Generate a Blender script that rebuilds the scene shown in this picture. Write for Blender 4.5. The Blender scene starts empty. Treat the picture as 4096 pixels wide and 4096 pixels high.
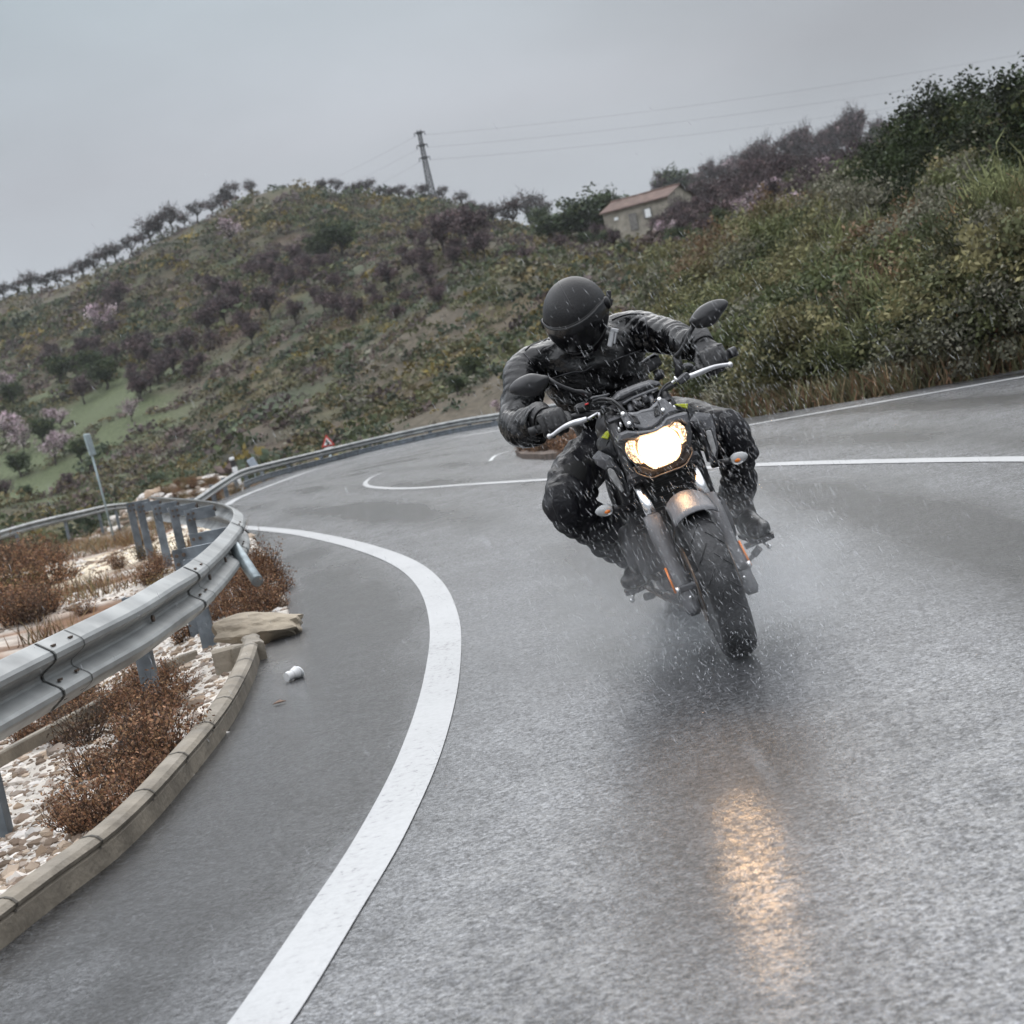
import bpy, bmesh, math, random
import numpy as np
from math import radians, sin, cos, pi, atan, sqrt
from mathutils import Vector, Matrix
random.seed(7); RNG = np.random.default_rng(11)
SC = bpy.context.scene; COL = SC.collection

# ------------------------------------------------------------------ camera
F = 6360.0; ROLL = radians(11.5); PITCH = atan(553/6360); CAMH = 1.15
fw = np.array([0, cos(PITCH), -sin(PITCH)]); up0 = np.array([0, sin(PITCH), cos(PITCH)]); rt0 = np.array([1., 0, 0])
rt = cos(ROLL)*rt0 - sin(ROLL)*up0; up = sin(ROLL)*rt0 + cos(ROLL)*up0
CAM = np.array([0, 0, CAMH])
cd = bpy.data.cameras.new('camera'); cam = bpy.data.objects.new('camera', cd); COL.objects.link(cam)
M = Matrix(((rt[0], up[0], -fw[0], 0), (rt[1], up[1], -fw[1], 0), (rt[2], up[2], -fw[2], CAMH), (0, 0, 0, 1)))
cam.matrix_world = M
cd.sensor_width = 36; cd.sensor_height = 36; cd.lens = 36*F/4096
cd.clip_start = .05; cd.clip_end = 5000
cd.dof.use_dof = True; cd.dof.focus_distance = 6.0; cd.dof.aperture_fstop = 6
SC.camera = cam

# ------------------------------------------------------------------ sky and sun
SUN_EL, SUN_AZ = radians(38), radians(6)        # azimuth from +Y towards +X
wd = bpy.data.worlds.new('World'); SC.world = wd; wd.use_nodes = True
nt = wd.node_tree; N = nt.nodes; LK = nt.links; N.clear()
wo = N.new('ShaderNodeOutputWorld'); ad = N.new('ShaderNodeMixShader'); ad.inputs[0].default_value = .94        # thick cloud cover hides most of the clear sky
sky = N.new('ShaderNodeTexSky'); sky.sky_type = 'NISHITA'; sky.sun_disc = False
sky.sun_elevation = SUN_EL; sky.sun_rotation = SUN_AZ; sky.air_density = 1.0; sky.dust_density = 4.0
hs = N.new('ShaderNodeHueSaturation'); hs.inputs['Saturation'].default_value = .35
b1 = N.new('ShaderNodeBackground'); b1.inputs[1].default_value = .05
LK.new(sky.outputs[0], hs.inputs['Color']); LK.new(hs.outputs[0], b1.inputs[0])
tc = N.new('ShaderNodeTexCoord'); sx = N.new('ShaderNodeSeparateXYZ'); LK.new(tc.outputs['Generated'], sx.inputs[0])
rp = N.new('ShaderNodeValToRGB'); cr = rp.color_ramp
cr.elements[0].position = 0.0; cr.elements[0].color = (.36, .40, .44, 1)
e = cr.elements.new(.16); e.color = (.315, .335, .37, 1)
e = cr.elements.new(.27); e.color = (.27, .315, .35, 1)
e = cr.elements.new(.40); e.color = (1.15, 1.2, 1.27, 1)
cr.elements[-1].position = 1.0; cr.elements[-1].color = (2.0, 2.05, 2.15, 1)
LK.new(sx.outputs['Z'], rp.inputs[0])
ns = N.new('ShaderNodeTexNoise'); ns.inputs['Scale'].default_value = 3.2; ns.inputs['Detail'].default_value = 5; ns.inputs['Roughness'].default_value = .45
mpv = N.new('ShaderNodeMapping'); mpv.inputs['Scale'].default_value = (1, 1, 2.4); LK.new(tc.outputs['Generated'], mpv.inputs[0]); LK.new(mpv.outputs[0], ns.inputs['Vector'])
mr = N.new('ShaderNodeMapRange'); mr.inputs['From Min'].default_value = .3; mr.inputs['From Max'].default_value = .7
mr.inputs['To Min'].default_value = .86; mr.inputs['To Max'].default_value = 1.13; LK.new(ns.outputs[0], mr.inputs[0])
# heavier cloud towards the right
mx2 = N.new('ShaderNodeMapRange'); mx2.inputs['From Min'].default_value = -.1; mx2.inputs['From Max'].default_value = .38
mx2.inputs['To Min'].default_value = 1.0; mx2.inputs['To Max'].default_value = .74; LK.new(sx.outputs['X'], mx2.inputs[0])
mm = N.new('ShaderNodeMath'); mm.operation = 'MULTIPLY'; LK.new(mr.outputs[0], mm.inputs[0]); LK.new(mx2.outputs[0], mm.inputs[1])
b2 = N.new('ShaderNodeBackground'); LK.new(rp.outputs[0], b2.inputs[0]); LK.new(mm.outputs[0], b2.inputs[1])
LK.new(b1.outputs[0], ad.inputs[1]); LK.new(b2.outputs[0], ad.inputs[2]); LK.new(ad.outputs[0], wo.inputs[0])
sd = bpy.data.lights.new('sun', 'SUN'); sd.energy = .5; sd.angle = radians(45); sd.color = (1, .97, .93)
so = bpy.data.objects.new('sun', sd); COL.objects.link(so)
sv = Vector((sin(SUN_AZ)*cos(SUN_EL), cos(SUN_AZ)*cos(SUN_EL), sin(SUN_EL)))
so.rotation_euler = sv.to_track_quat('Z', 'Y').to_euler(); so.location = sv*50
SC.view_settings.view_transform = 'Standard'; SC.view_settings.look = 'None'
SC.view_settings.exposure = 0.58; SC.view_settings.gamma = 1; SC.view_settings.use_curve_mapping = False
SC.cycles.max_bounces = 6; SC.cycles.volume_bounces = 2; SC.cycles.transparent_max_bounces = 12
SC.cycles.caustics_reflective = False; SC.cycles.caustics_refractive = False
SC.cycles.sample_clamp_indirect = 4.0

# ------------------------------------------------------------------ where a sight line meets a depth, a level or the road
def ray(px, py): return fw + (px-2048)/F*rt + (2048-py)/F*up
def P(px, py, Y): d = ray(px, py); return CAM + d*(Y/d[1])
def Pz(px, py, z): d = ray(px, py); return CAM + d*((z-CAMH)/d[2])
def zr(x, y): return .03*(x-.68) - .008*np.maximum(0, y-14)
def G(px, py):
    d = ray(px, py); lo, hi = .5, 300
    for _ in range(60):
        m = (lo+hi)/2; p = CAM+d*(m/d[1])
        if p[2] > zr(p[0], p[1]): lo = m
        else: hi = m
    return CAM+d*(lo/d[1])
zA = lambda x, y: (2350+x*.31056, 1550+y*.31056)
zD = lambda x, y: (2350+x*.31056, 1950+y*.31056)
zE = lambda x, y: (2600+x*.41408, 1900+y*.41408)
zB = lambda x, y: (2000+x*.2588, 1400+y*.2588)
zC = lambda x, y: (2550+x*.2588, 1150+y*.2588)
zF = lambda x, y: (2100+x*.2588, 1050+y*.2588)
zG = lambda x, y: (1950+x*.62112, 1020+y*.62112)

# ------------------------------------------------------------------ materials
def newmat(name):
    m = bpy.data.materials.new(name); m.use_nodes = True
    n = m.node_tree.nodes; b = n['Principled BSDF']
    return m, m.node_tree, n, b
def setp(b, **k):
    for a, v in k.items():
        b.inputs[a.replace('_', ' ')].default_value = v
def mat(name, base, rough=.6, metal=0., vary=.25, scale=8., bump=0., bscale=None, rvar=.0, stretch=None, dirt=None, coat=0., spec=.5, detail=5):
    m, t, n, b = newmat(name); L = t.links
    tc = n.new('ShaderNodeTexCoord'); mp = n.new('ShaderNodeMapping')
    if stretch: mp.inputs['Scale'].default_value = stretch
    L.new(tc.outputs['Object'], mp.inputs[0])
    no = n.new('ShaderNodeTexNoise'); no.inputs['Scale'].default_value = scale; no.inputs['Detail'].default_value = detail
    L.new(mp.outputs[0], no.inputs['Vector'])
    r = n.new('ShaderNodeValToRGB'); r.color_ramp.elements[0].position = .3; r.color_ramp.elements[1].position = .7
    lo = tuple(c*(1-vary) for c in base); hi = tuple(min(1, c*(1+vary)) for c in base)
    if dirt: lo = dirt
    r.color_ramp.elements[0].color = (*lo, 1); r.color_ramp.elements[1].color = (*hi, 1)
    L.new(no.outputs[0], r.inputs[0]); L.new(r.outputs[0], b.inputs['Base Color'])
    setp(b, Roughness=rough, Metallic=metal); b.inputs['Specular IOR Level'].default_value = spec
    if coat: b.inputs['Coat Weight'].default_value = coat; b.inputs['Coat Roughness'].default_value = .12
    if rvar:
        q = n.new('ShaderNodeMapRange'); q.inputs['To Min'].default_value = max(.03, rough-rvar); q.inputs['To Max'].default_value = rough+rvar
        q.inputs['From Min'].default_value = .3; q.inputs['From Max'].default_value = .7
        n2 = n.new('ShaderNodeTexNoise'); n2.inputs['Scale'].default_value = scale*1.7; n2.inputs['Detail'].default_value = 4; L.new(mp.outputs[0], n2.inputs['Vector'])
        L.new(n2.outputs[0], q.inputs[0]); L.new(q.outputs[0], b.inputs['Roughness'])
    if bump:
        n3 = n.new('ShaderNodeTexNoise'); n3.inputs['Scale'].default_value = bscale or scale*4; n3.inputs['Detail'].default_value = 6; L.new(mp.outputs[0], n3.inputs['Vector'])
        bp = n.new('ShaderNodeBump'); bp.inputs['Strength'].default_value = bump; bp.inputs['Distance'].default_value = .02
        L.new(n3.outputs[0], bp.inputs['Height']); L.new(bp.outputs[0], b.inputs['Normal'])
    return m
def tintmat(name, rough=.8, trans=.0, vary=.35, scale=3., spec=.3):
    m, t, n, b = newmat(name); L = t.links
    at = n.new('ShaderNodeAttribute'); at.attribute_name = 'tint'
    tc = n.new('ShaderNodeTexCoord'); no = n.new('ShaderNodeTexNoise'); no.inputs['Scale'].default_value = scale; no.inputs['Detail'].default_value = 4
    L.new(tc.outputs['Object'], no.inputs['Vector'])
    q = n.new('ShaderNodeMapRange'); q.inputs['From Min'].default_value = .3; q.inputs['From Max'].default_value = .7
    q.inputs['To Min'].default_value = 1-vary; q.inputs['To Max'].default_value = 1+vary; L.new(no.outputs[0], q.inputs[0])
    v = n.new('ShaderNodeVectorMath'); v.operation = 'SCALE'; L.new(at.outputs['Color'], v.inputs[0]); L.new(q.outputs[0], v.inputs['Scale'])
    L.new(v.outputs[0], b.inputs['Base Color']); setp(b, Roughness=rough); b.inputs['Specular IOR Level'].default_value = spec
    if trans:
        o = n['Material Output']; tr = n.new('ShaderNodeBsdfTranslucent'); L.new(v.outputs[0], tr.inputs[0])
        mx = n.new('ShaderNodeMixShader'); mx.inputs[0].default_value = trans; L.new(b.outputs[0], mx.inputs[1]); L.new(tr.outputs[0], mx.inputs[2]); L.new(mx.outputs[0], o.inputs[0])
    return m
def emit(name, col, strength, base=(.8, .8, .8), pattern=0):
    m, t, n, b = newmat(name); setp(b, Roughness=.15)
    b.inputs['Base Color'].default_value = (*base, 1); b.inputs['Emission Color'].default_value = (*col, 1); b.inputs['Emission Strength'].default_value = strength
    if pattern:
        L = t.links; tc = n.new('ShaderNodeTexCoord'); vo = n.new('ShaderNodeTexVoronoi'); vo.inputs['Scale'].default_value = pattern
        L.new(tc.outputs['Object'], vo.inputs['Vector'])
        q = n.new('ShaderNodeMapRange'); q.inputs['From Min'].default_value = .15; q.inputs['From Max'].default_value = .6; q.inputs['To Min'].default_value = strength; q.inputs['To Max'].default_value = strength*.04
        L.new(vo.outputs['Distance'], q.inputs[0]); L.new(q.outputs[0], b.inputs['Emission Strength'])
    return m

# ------------------------------------------------------------------ mesh builders
def link(o, parent=None):
    COL.objects.link(o)
    if parent: o.parent = parent
    return o
def tag(o, label=None, cat=None, group=None, kind=None):
    if label: o['label'] = label
    if cat: o['category'] = cat
    if group: o['group'] = group
    if kind: o['kind'] = kind
    return o
def empty(name, loc=(0, 0, 0), rot=(0, 0, 0)):
    o = bpy.data.objects.new(name, None); o.location = loc; o.rotation_euler = rot; o.empty_display_size = .2
    return link(o)
def V(*a): return np.array(a, float)
def nrm(v): v = np.asarray(v, float); return v/max(1e-9, np.linalg.norm(v))
def catmull(pts, n=8, closed=False):
    p = [np.asarray(q, float) for q in pts]
    if closed: p = [p[-1]]+p+[p[0], p[1]]
    else: p = [2*p[0]-p[1]]+p+[2*p[-1]-p[-2]]
    out = []
    for i in range(1, len(p)-2):
        for k in range(n):
            t = k/n
            out.append(.5*((2*p[i])+(-p[i-1]+p[i+1])*t+(2*p[i-1]-5*p[i]+4*p[i+1]-p[i+2])*t*t+(-p[i-1]+3*p[i]-3*p[i+1]+p[i+2])*t**3))
    if not closed: out.append(p[-2])
    return out
class MB:
    def __init__(s): s.v = []; s.f = []; s.sm = []
    def add(s, vs, fs, smooth=True):
        b = len(s.v); s.v += [tuple(map(float, q)) for q in vs]
        for f in fs: s.f.append([b+i for i in f]); s.sm.append(smooth)
        return s
    def rings(s, rings, caps=True, closed=False, smooth=True, loop=False):
        n = len(rings[0]); vs = [q for r in rings for q in r]; fs = []
        R = len(rings)
        for i in range(R if loop else R-1):
            j = (i+1) % R
            for k in range(n):
                fs.append([i*n+k, i*n+(k+1) % n, j*n+(k+1) % n, j*n+k])
        s.add(vs, fs, smooth)
        if caps and not loop:
            s.add(rings[0], [list(range(n))[::-1]], False); s.add(rings[-1], [list(range(n))], False)
        return s
    def tube(s, pts, r, n=10, caps=True, flat=1.0, upv=None):
        pts = [np.asarray(p, float) for p in pts]; m = len(pts)
        rr = r if hasattr(r, '__len__') else [r]*m
        rr = np.interp(np.linspace(0, 1, m), np.linspace(0, 1, len(rr)), rr)
        t0 = nrm(pts[1]-pts[0]); a = np.cross(t0, V(0, 0, 1) if upv is None else np.asarray(upv, float))
        if np.linalg.norm(a) < .05: a = np.cross(t0, V(0, 1, 0))
        a = nrm(a); rings = []
        for i in range(m):
            t = nrm(pts[min(i+1, m-1)]-pts[max(i-1, 0)])
            a = nrm(a-t*np.dot(a, t)); b = np.cross(t, a)
            rings.append([pts[i]+rr[i]*(cos(2*pi*k/n)*a+flat*sin(2*pi*k/n)*b) for k in range(n)])
        return s.rings(rings, caps)
    def box(s, c, sx, sy, sz, rot=None, ax=None, smooth=False, bev=0):
        c = np.asarray(c, float)
        A = np.eye(3) if ax is None else np.array([nrm(q) for q in ax])
        if rot is not None: A = A @ np.array(Matrix.Rotation(rot[1], 3, rot[0])).T
        h = V(sx, sy, sz)/2; b = min(bev, h.min()*.9)
        if not b:
            vs = [c+A.T@(V(i, j, k)*h) for i in (-1, 1) for j in (-1, 1) for k in (-1, 1)]
            s.add(vs, [[0, 1, 3, 2], [4, 6, 7, 5], [0, 4, 5, 1], [2, 3, 7, 6], [0, 2, 6, 4], [1, 5, 7, 3]], smooth)
        else:
            def ring(z, q): 
                x, y = h[0]-q, h[1]-q
                return [c+A.T@V(*p, z) for p in ((-x+b*.5, -y), (x-b*.5, -y), (x, -y+b*.5), (x, y-b*.5), (x-b*.5, y), (-x+b*.5, y), (-x, y-b*.5), (-x, -y+b*.5))]
            s.rings([ring(-h[2], b), ring(-h[2]+b, 0), ring(h[2]-b, 0), ring(h[2], b)], True, smooth=False)
        return s
    def lathe(s, prof, c, axis, n=32, closed=False, smooth=True):
        c = np.asarray(c, float); ax = nrm(axis); a = nrm(np.cross(ax, V(0, 1, 0)) if abs(ax[1]) < .9 else np.cross(ax, V(1, 0, 0))); b = np.cross(ax, a)
        rings = [[c+ax*h+r*(cos(2*pi*k/n)*a+sin(2*pi*k/n)*b) for k in range(n)] for r, h in prof]
        return s.rings(rings, not closed, loop=closed, smooth=smooth)
    def ball(s, c, r, nu=14, nv=9, ax=None):
        r = (r, r, r) if not hasattr(r, '__len__') else r
        A = np.eye(3) if ax is None else np.array([nrm(q) for q in ax]); c = np.asarray(c, float)
        rings = []
        for i in range(nv+1):
            th = pi*(i+.02)/(nv+.04)
            rings.append([c+A.T@V(r[0]*sin(th)*cos(2*pi*k/nu), r[1]*sin(th)*sin(2*pi*k/nu), r[2]*cos(th)) for k in range(nu)])
        return s.rings(rings, True)
    def build(s, name, m, parent=None, solid=0, weld=True):
        me = bpy.data.meshes.new(name); me.from_pydata(s.v, [], s.f); me.update()
        me.polygons.foreach_set('use_smooth', s.sm)
        if m: me.materials.append(m)
        o = link(bpy.data.objects.new(name, me), parent)
        bm = bmesh.new(); bm.from_mesh(me)
        if weld: bmesh.ops.remove_doubles(bm, verts=bm.verts, dist=1e-6)
        if weld: bmesh.ops.recalc_face_normals(bm, faces=bm.faces)
        bm.to_mesh(me); bm.free()
        if solid:
            md = o.modifiers.new('s', 'SOLIDIFY'); md.thickness = solid; md.offset = 0
        return o
def npmesh(name, v, f, m, tint=None, parent=None, smooth=False):
    v = np.asarray(v, np.float32); f = np.asarray(f, np.int32); k = f.shape[1]
    me = bpy.data.meshes.new(name); me.vertices.add(len(v)); me.vertices.foreach_set('co', v.ravel())
    me.loops.add(f.size); me.loops.foreach_set('vertex_index', f.ravel())
    me.polygons.add(len(f)); me.polygons.foreach_set('loop_start', np.arange(0, f.size, k, dtype=np.int32))
    me.polygons.foreach_set('use_smooth', np.full(len(f), smooth))
    me.update(calc_edges=True)
    if tint is not None:
        a = me.color_attributes.new('tint', 'FLOAT_COLOR', 'POINT'); c = np.ones((len(v), 4), np.float32); c[:, :3] = tint; a.data.foreach_set('color', c.ravel())
    me.materials.append(m)
    return link(bpy.data.objects.new(name, me), parent)
def quads(cen, size, tint, flat=.0, aspect=1.6, rng=RNG):
    n = len(cen); d = rng.normal(size=(n, 3)); d[:, 2] *= (1-flat); d /= np.linalg.norm(d, axis=1)[:, None]
    e = np.cross(d, rng.normal(size=(n, 3))); e /= np.linalg.norm(e, axis=1)[:, None]
    s = np.asarray(size)[:, None] if hasattr(size, '__len__') else size
    a = d*s*aspect*.5; b = e*s*.5
    v = np.stack([cen-a, cen+b*.9, cen+a, cen-b*.9], 1).reshape(-1, 3)
    return v, np.arange(4*n).reshape(n, 4), np.repeat(np.asarray(tint), 4, axis=0)
def blades(base, tip, width, tint, rng=RNG, bend=.12):
    n = len(base); d = tip-base; L = np.linalg.norm(d, axis=1)[:, None]
    s = np.cross(d/L, rng.normal(size=(n, 3))); s /= np.linalg.norm(s, axis=1)[:, None]
    w = np.asarray(width)[:, None] if hasattr(width, '__len__') else width
    mid = (base+tip)/2+rng.normal(size=(n, 3))*L*bend
    v = np.stack([base-s*w*.5, base+s*w*.5, mid+s*w*.42, mid-s*w*.42, tip+s*w*.12, tip-s*w*.12], 1).reshape(-1, 3)
    i = np.arange(n)[:, None]*6
    f = np.concatenate([i+np.array([[0, 1, 2, 3]]), i+np.array([[3, 2, 4, 5]])])
    return v, f, np.repeat(np.asarray(tint), 6, axis=0)
def join(parts):
    v = []; f = []; t = []; b = 0
    for a in parts:
        v.append(a[0]); f.append(a[1]+b); t.append(a[2]); b += len(a[0])
    return np.concatenate(v), np.concatenate(f), np.concatenate(t)
def pal(n, cols, w=None, jit=.18, rng=RNG):
    c = np.array(cols)[rng.choice(len(cols), n, p=None if w is None else np.array(w)/sum(w))]
    return np.clip(c*(1+rng.normal(size=(n, 1))*jit), .004, 1)
_T = RNG.random((256, 256))
def vnoise(x, y, s):
    x = np.asarray(x)/s+1000.3; y = np.asarray(y)/s+1000.7; xi = np.floor(x).astype(int); yi = np.floor(y).astype(int)
    fx = x-xi; fy = y-yi; fx = fx*fx*(3-2*fx); fy = fy*fy*(3-2*fy)
    g = lambda a, b: _T[a % 256, b % 256]
    return (g(xi, yi)*(1-fx)+g(xi+1, yi)*fx)*(1-fy)+(g(xi, yi+1)*(1-fx)+g(xi+1, yi+1)*fx)*fy-.5

# ------------------------------------------------------------------ the road
LEFT = [(0, 3803), (235, 3615), (471, 3433), (639, 3265), (774, 3104), (895, 2949), (969, 2828), (1026, 2700), (1052, 2590), (1110, 2540), (1160, 2480), (1150, 2410), (1125, 2330), (1085, 2240), (1020, 2150), (960, 2100), (900, 2060)]
FARB = [(740, 2062), (860, 2010), (960, 1965), (1150, 1890), (1500, 1790), (2035, 1688), (2450, 1600)]
RIGHTB = [(2700, 1650), (2990, 1672), (3500, 1590), (4096, 1478)]
poly = [(-2.6, 1.2), (-6, -4), (-6, -12), (16, -12), (18, 0), (13.5, 8)]
lp = [G(*p)[:2] for p in LEFT]; fp = [G(*p)[:2] for p in FARB]; rp_ = [G(*p)[:2] for p in RIGHTB]
d = rp_[-1]-rp_[-2]
ROADP = np.array([(-6, -12), (-3.2, -2)]+[tuple(lp[0]+(lp[0]-lp[1])*2.2)]+[tuple(q) for q in lp]+[tuple(q) for q in fp]+[tuple(q) for q in rp_]+[tuple(rp_[-1]+d*.9+V(0, -.6)), (12, 8), (14, 0), (14, -12)])
def sdist(x, y, poly=ROADP):
    x = np.ravel(x); y = np.ravel(y); best = np.full(len(x), 1e9); ins = np.zeros(len(x), bool)
    n = len(poly)
    for i in range(n):
        ax, ay = poly[i]; bx, by = poly[(i+1) % n]; dx, dy = bx-ax, by-ay
        t = np.clip(((x-ax)*dx+(y-ay)*dy)/(dx*dx+dy*dy), 0, 1)
        best = np.minimum(best, np.hypot(x-ax-t*dx, y-ay-t*dy))
        c = ((ay > y) != (by > y)) & (x < (bx-ax)*(y-ay)/((by-ay) if by != ay else 1e-9)+ax); ins ^= c
    return np.where(ins, -best, best)

m, t, n, b = newmat('wet asphalt'); L = t.links
tc = n.new('ShaderNodeTexCoord')
def noise(scale, detail=4, rough=.5, vec=None):
    q = n.new('ShaderNodeTexNoise'); q.inputs['Scale'].default_value = scale; q.inputs['Detail'].default_value = detail; q.inputs['Roughness'].default_value = rough
    L.new(vec or tc.outputs['Object'], q.inputs['Vector']); return q.outputs[0]
def mrange(x, a, b_, c, d_):
    q = n.new('ShaderNodeMapRange'); q.inputs[1].default_value = a; q.inputs[2].default_value = b_; q.inputs[3].default_value = c; q.inputs[4].default_value = d_; L.new(x, q.inputs[0]); return q.outputs[0]
def math2(op, a, c):
    q = n.new('ShaderNodeMath'); q.operation = op
    for i, z in enumerate((a, c)):
        if isinstance(z, (int, float)): q.inputs[i].default_value = z
        else: L.new(z, q.inputs[i])
    return q.outputs[0]
mp = n.new('ShaderNodeMapping'); mp.inputs['Scale'].default_value = (.95, .28, 1); mp.inputs['Rotation'].default_value = (0, 0, radians(38)); L.new(tc.outputs['Object'], mp.inputs[0])
atd = n.new('ShaderNodeAttribute'); atd.attribute_name = 'lane_distance'     # metres from the inner edge line: tyre tracks follow the bend
track = math2('COSINE', math2('MULTIPLY', math2('ADD', atd.outputs['Fac'], math2('MULTIPLY', noise(.35, 3), .5)), 4.3), 0.0)
gut = mrange(math2('ADD', atd.outputs['Fac'], math2('MULTIPLY', noise(2.2, 5, .65), .5)), .75, 1.25, 0, .12)
wet = mrange(math2('ADD', math2('ADD', noise(.55, 5, .6, mp.outputs[0]), gut), math2('MULTIPLY', track, -.12)), .42, .64, 0, 1)       # soaked tracks drawn out along the bend
vo = n.new('ShaderNodeTexVoronoi'); vo.inputs['Scale'].default_value = 150; L.new(tc.outputs['Object'], vo.inputs['Vector'])
vo2 = n.new('ShaderNodeTexVoronoi'); vo2.inputs['Scale'].default_value = 38; L.new(tc.outputs['Object'], vo2.inputs['Vector'])
sp = n.new('ShaderNodeSeparateColor'); L.new(vo.outputs['Color'], sp.inputs[0])
stone = mrange(sp.outputs[0], 0, 1, .3, 1.7)
big = mrange(noise(.9, 5, .6), .3, .7, .82, 1.2)
mott = mrange(noise(42, 8, .8), .38, .62, .4, 1.8)
col = math2('MULTIPLY', math2('MULTIPLY', math2('MULTIPLY', stone, mott), big), math2('SUBTRACT', 1.0, math2('MULTIPLY', wet, .74)))
vm = n.new('ShaderNodeVectorMath'); vm.operation = 'SCALE'; vm.inputs[0].default_value = (.098, .100, .105); L.new(col, vm.inputs['Scale']); L.new(vm.outputs[0], b.inputs['Base Color'])
L.new(mrange(wet, 0, 1, .40, .24), b.inputs['Roughness'])
grain = math2('ADD', math2('MULTIPLY', noise(58, 4, .7), .75), math2('MULTIPLY', noise(7, 4, .6), .25))
b.inputs['Specular IOR Level'].default_value = .2
L.new(math2('MULTIPLY', mrange(grain, .44, .57, .12, 1.0), mrange(wet, 0, 1, 1.0, .42)), b.inputs['Coat Weight']); b.inputs['Coat IOR'].default_value = 1.33; L.new(mrange(noise(6, 4), .3, .7, .085, .16), b.inputs['Coat Roughness'])
hgt = math2('ADD', math2('MULTIPLY', vo.outputs['Distance'], -.5), noise(230, 3, .6))
bp = n.new('ShaderNodeBump'); bp.inputs['Strength'].default_value = .5; bp.inputs['Distance'].default_value = .004; L.new(hgt, bp.inputs['Height']); L.new(bp.outputs[0], b.inputs['Normal'])
bp2 = n.new('ShaderNodeBump'); bp2.inputs['Strength'].default_value = .10; bp2.inputs['Distance'].default_value = .004; L.new(hgt, bp2.inputs['Height']); L.new(bp2.outputs[0], b.inputs['Coat Normal'])
ASPH = m
bm = bmesh.new(); vs = [bm.verts.new((x, y, 0)) for x, y in ROADP]; bm.faces.new(vs)
for i in range(-12, 110): bmesh.ops.bisect_plane(bm, geom=bm.verts[:]+bm.edges[:]+bm.faces[:], plane_co=(0, i*.8, 0), plane_no=(0, 1, 0))
for i in range(-18, 22): bmesh.ops.bisect_plane(bm, geom=bm.verts[:]+bm.edges[:]+bm.faces[:], plane_co=(i*.8, 0, 0), plane_no=(1, 0, 0))
for v in bm.verts: v.co.z = float(zr(v.co.x, v.co.y))
bmesh.ops.recalc_face_normals(bm, faces=bm.faces)
if sum(f.normal.z for f in bm.faces) < 0: bmesh.ops.reverse_faces(bm, faces=bm.faces)
INN = [(700, 4500), (860, 4300), (1040, 4096), (1300, 3700), (1530, 3330), (1690, 2990), (1768, 2700), (1776, 2480), (1712, 2330), (1590, 2240), (1400, 2175), (1180, 2130), (965, 2109), (850, 2098)]
ip_ = np.array([q[:2] for q in catmull([G(*p) for p in INN], 4)]); ip_ = np.concatenate([ip_[:1]+(ip_[:1]-ip_[1:2])*6, ip_, ip_[-1:]+(ip_[-1:]-ip_[-2:-1])*8])
vv = np.array([v.co[:2] for v in bm.verts]); dd = np.full(len(vv), 1e9)
for i in range(len(ip_)-1):
    e_ = ip_[i+1]-ip_[i]; t_ = np.clip(((vv-ip_[i])@e_)/(e_@e_), 0, 1); nd = np.hypot(*(vv-ip_[i]-t_[:, None]*e_).T); sg = np.sign(e_[0]*(vv-ip_[i])[:, 1]-e_[1]*(vv-ip_[i])[:, 0]); dd = np.where(nd < np.abs(dd), nd*sg, dd)          # positive on the gutter side
me = bpy.data.meshes.new('road'); bm.to_mesh(me); la = me.attributes.new('lane_distance', 'FLOAT', 'POINT'); la.data.foreach_set('value', dd.astype(np.float32)); bm.free(); me.materials.append(ASPH)
tag(link(bpy.data.objects.new('road', me)), 'wet grey asphalt road through the bend', kind='structure')

def paintmat(name, c0, worn, sc):
    m, t, n, b = newmat(name); L = t.links; tc = n.new('ShaderNodeTexCoord')
    a = n.new('ShaderNodeTexNoise'); a.inputs['Scale'].default_value = sc; a.inputs['Detail'].default_value = 8; a.inputs['Roughness'].default_value = .72; L.new(tc.outputs['Object'], a.inputs['Vector'])
    a2 = n.new('ShaderNodeTexNoise'); a2.inputs['Scale'].default_value = 1.6; a2.inputs['Detail'].default_value = 4; L.new(tc.outputs['Object'], a2.inputs['Vector'])
    ad = n.new('ShaderNodeMath'); ad.operation = 'MULTIPLY_ADD'; ad.inputs[1].default_value = .45; L.new(a2.outputs[0], ad.inputs[0]); L.new(a.outputs[0], ad.inputs[2])
    r = n.new('ShaderNodeValToRGB'); r.color_ramp.elements[0].position = worn; r.color_ramp.elements[0].color = (*[q*.30 for q in c0], 1); r.color_ramp.elements[1].position = worn+.09; r.color_ramp.elements[1].color = (*[q*.86 for q in c0], 1)
    e = r.color_ramp.elements.new(min(.99, worn+.3)); e.color = (*c0, 1); L.new(ad.outputs[0], r.inputs[0]); L.new(r.outputs[0], b.inputs['Base Color'])
    setp(b, Roughness=.5); b.inputs['Coat Weight'].default_value = .4; b.inputs['Coat Roughness'].default_value = .25
    bp = n.new('ShaderNodeBump'); bp.inputs['Strength'].default_value = .5; bp.inputs['Distance'].default_value = .004; L.new(a.outputs[0], bp.inputs['Height']); L.new(bp.outputs[0], b.inputs['Normal']); return m
PAINT = paintmat('road paint', (.37, .375, .38), .53, 40)
PAINT2 = mat('worn road paint', (.42, .43, .43), .5, vary=.35, scale=9, bump=.25, bscale=110)
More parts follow.
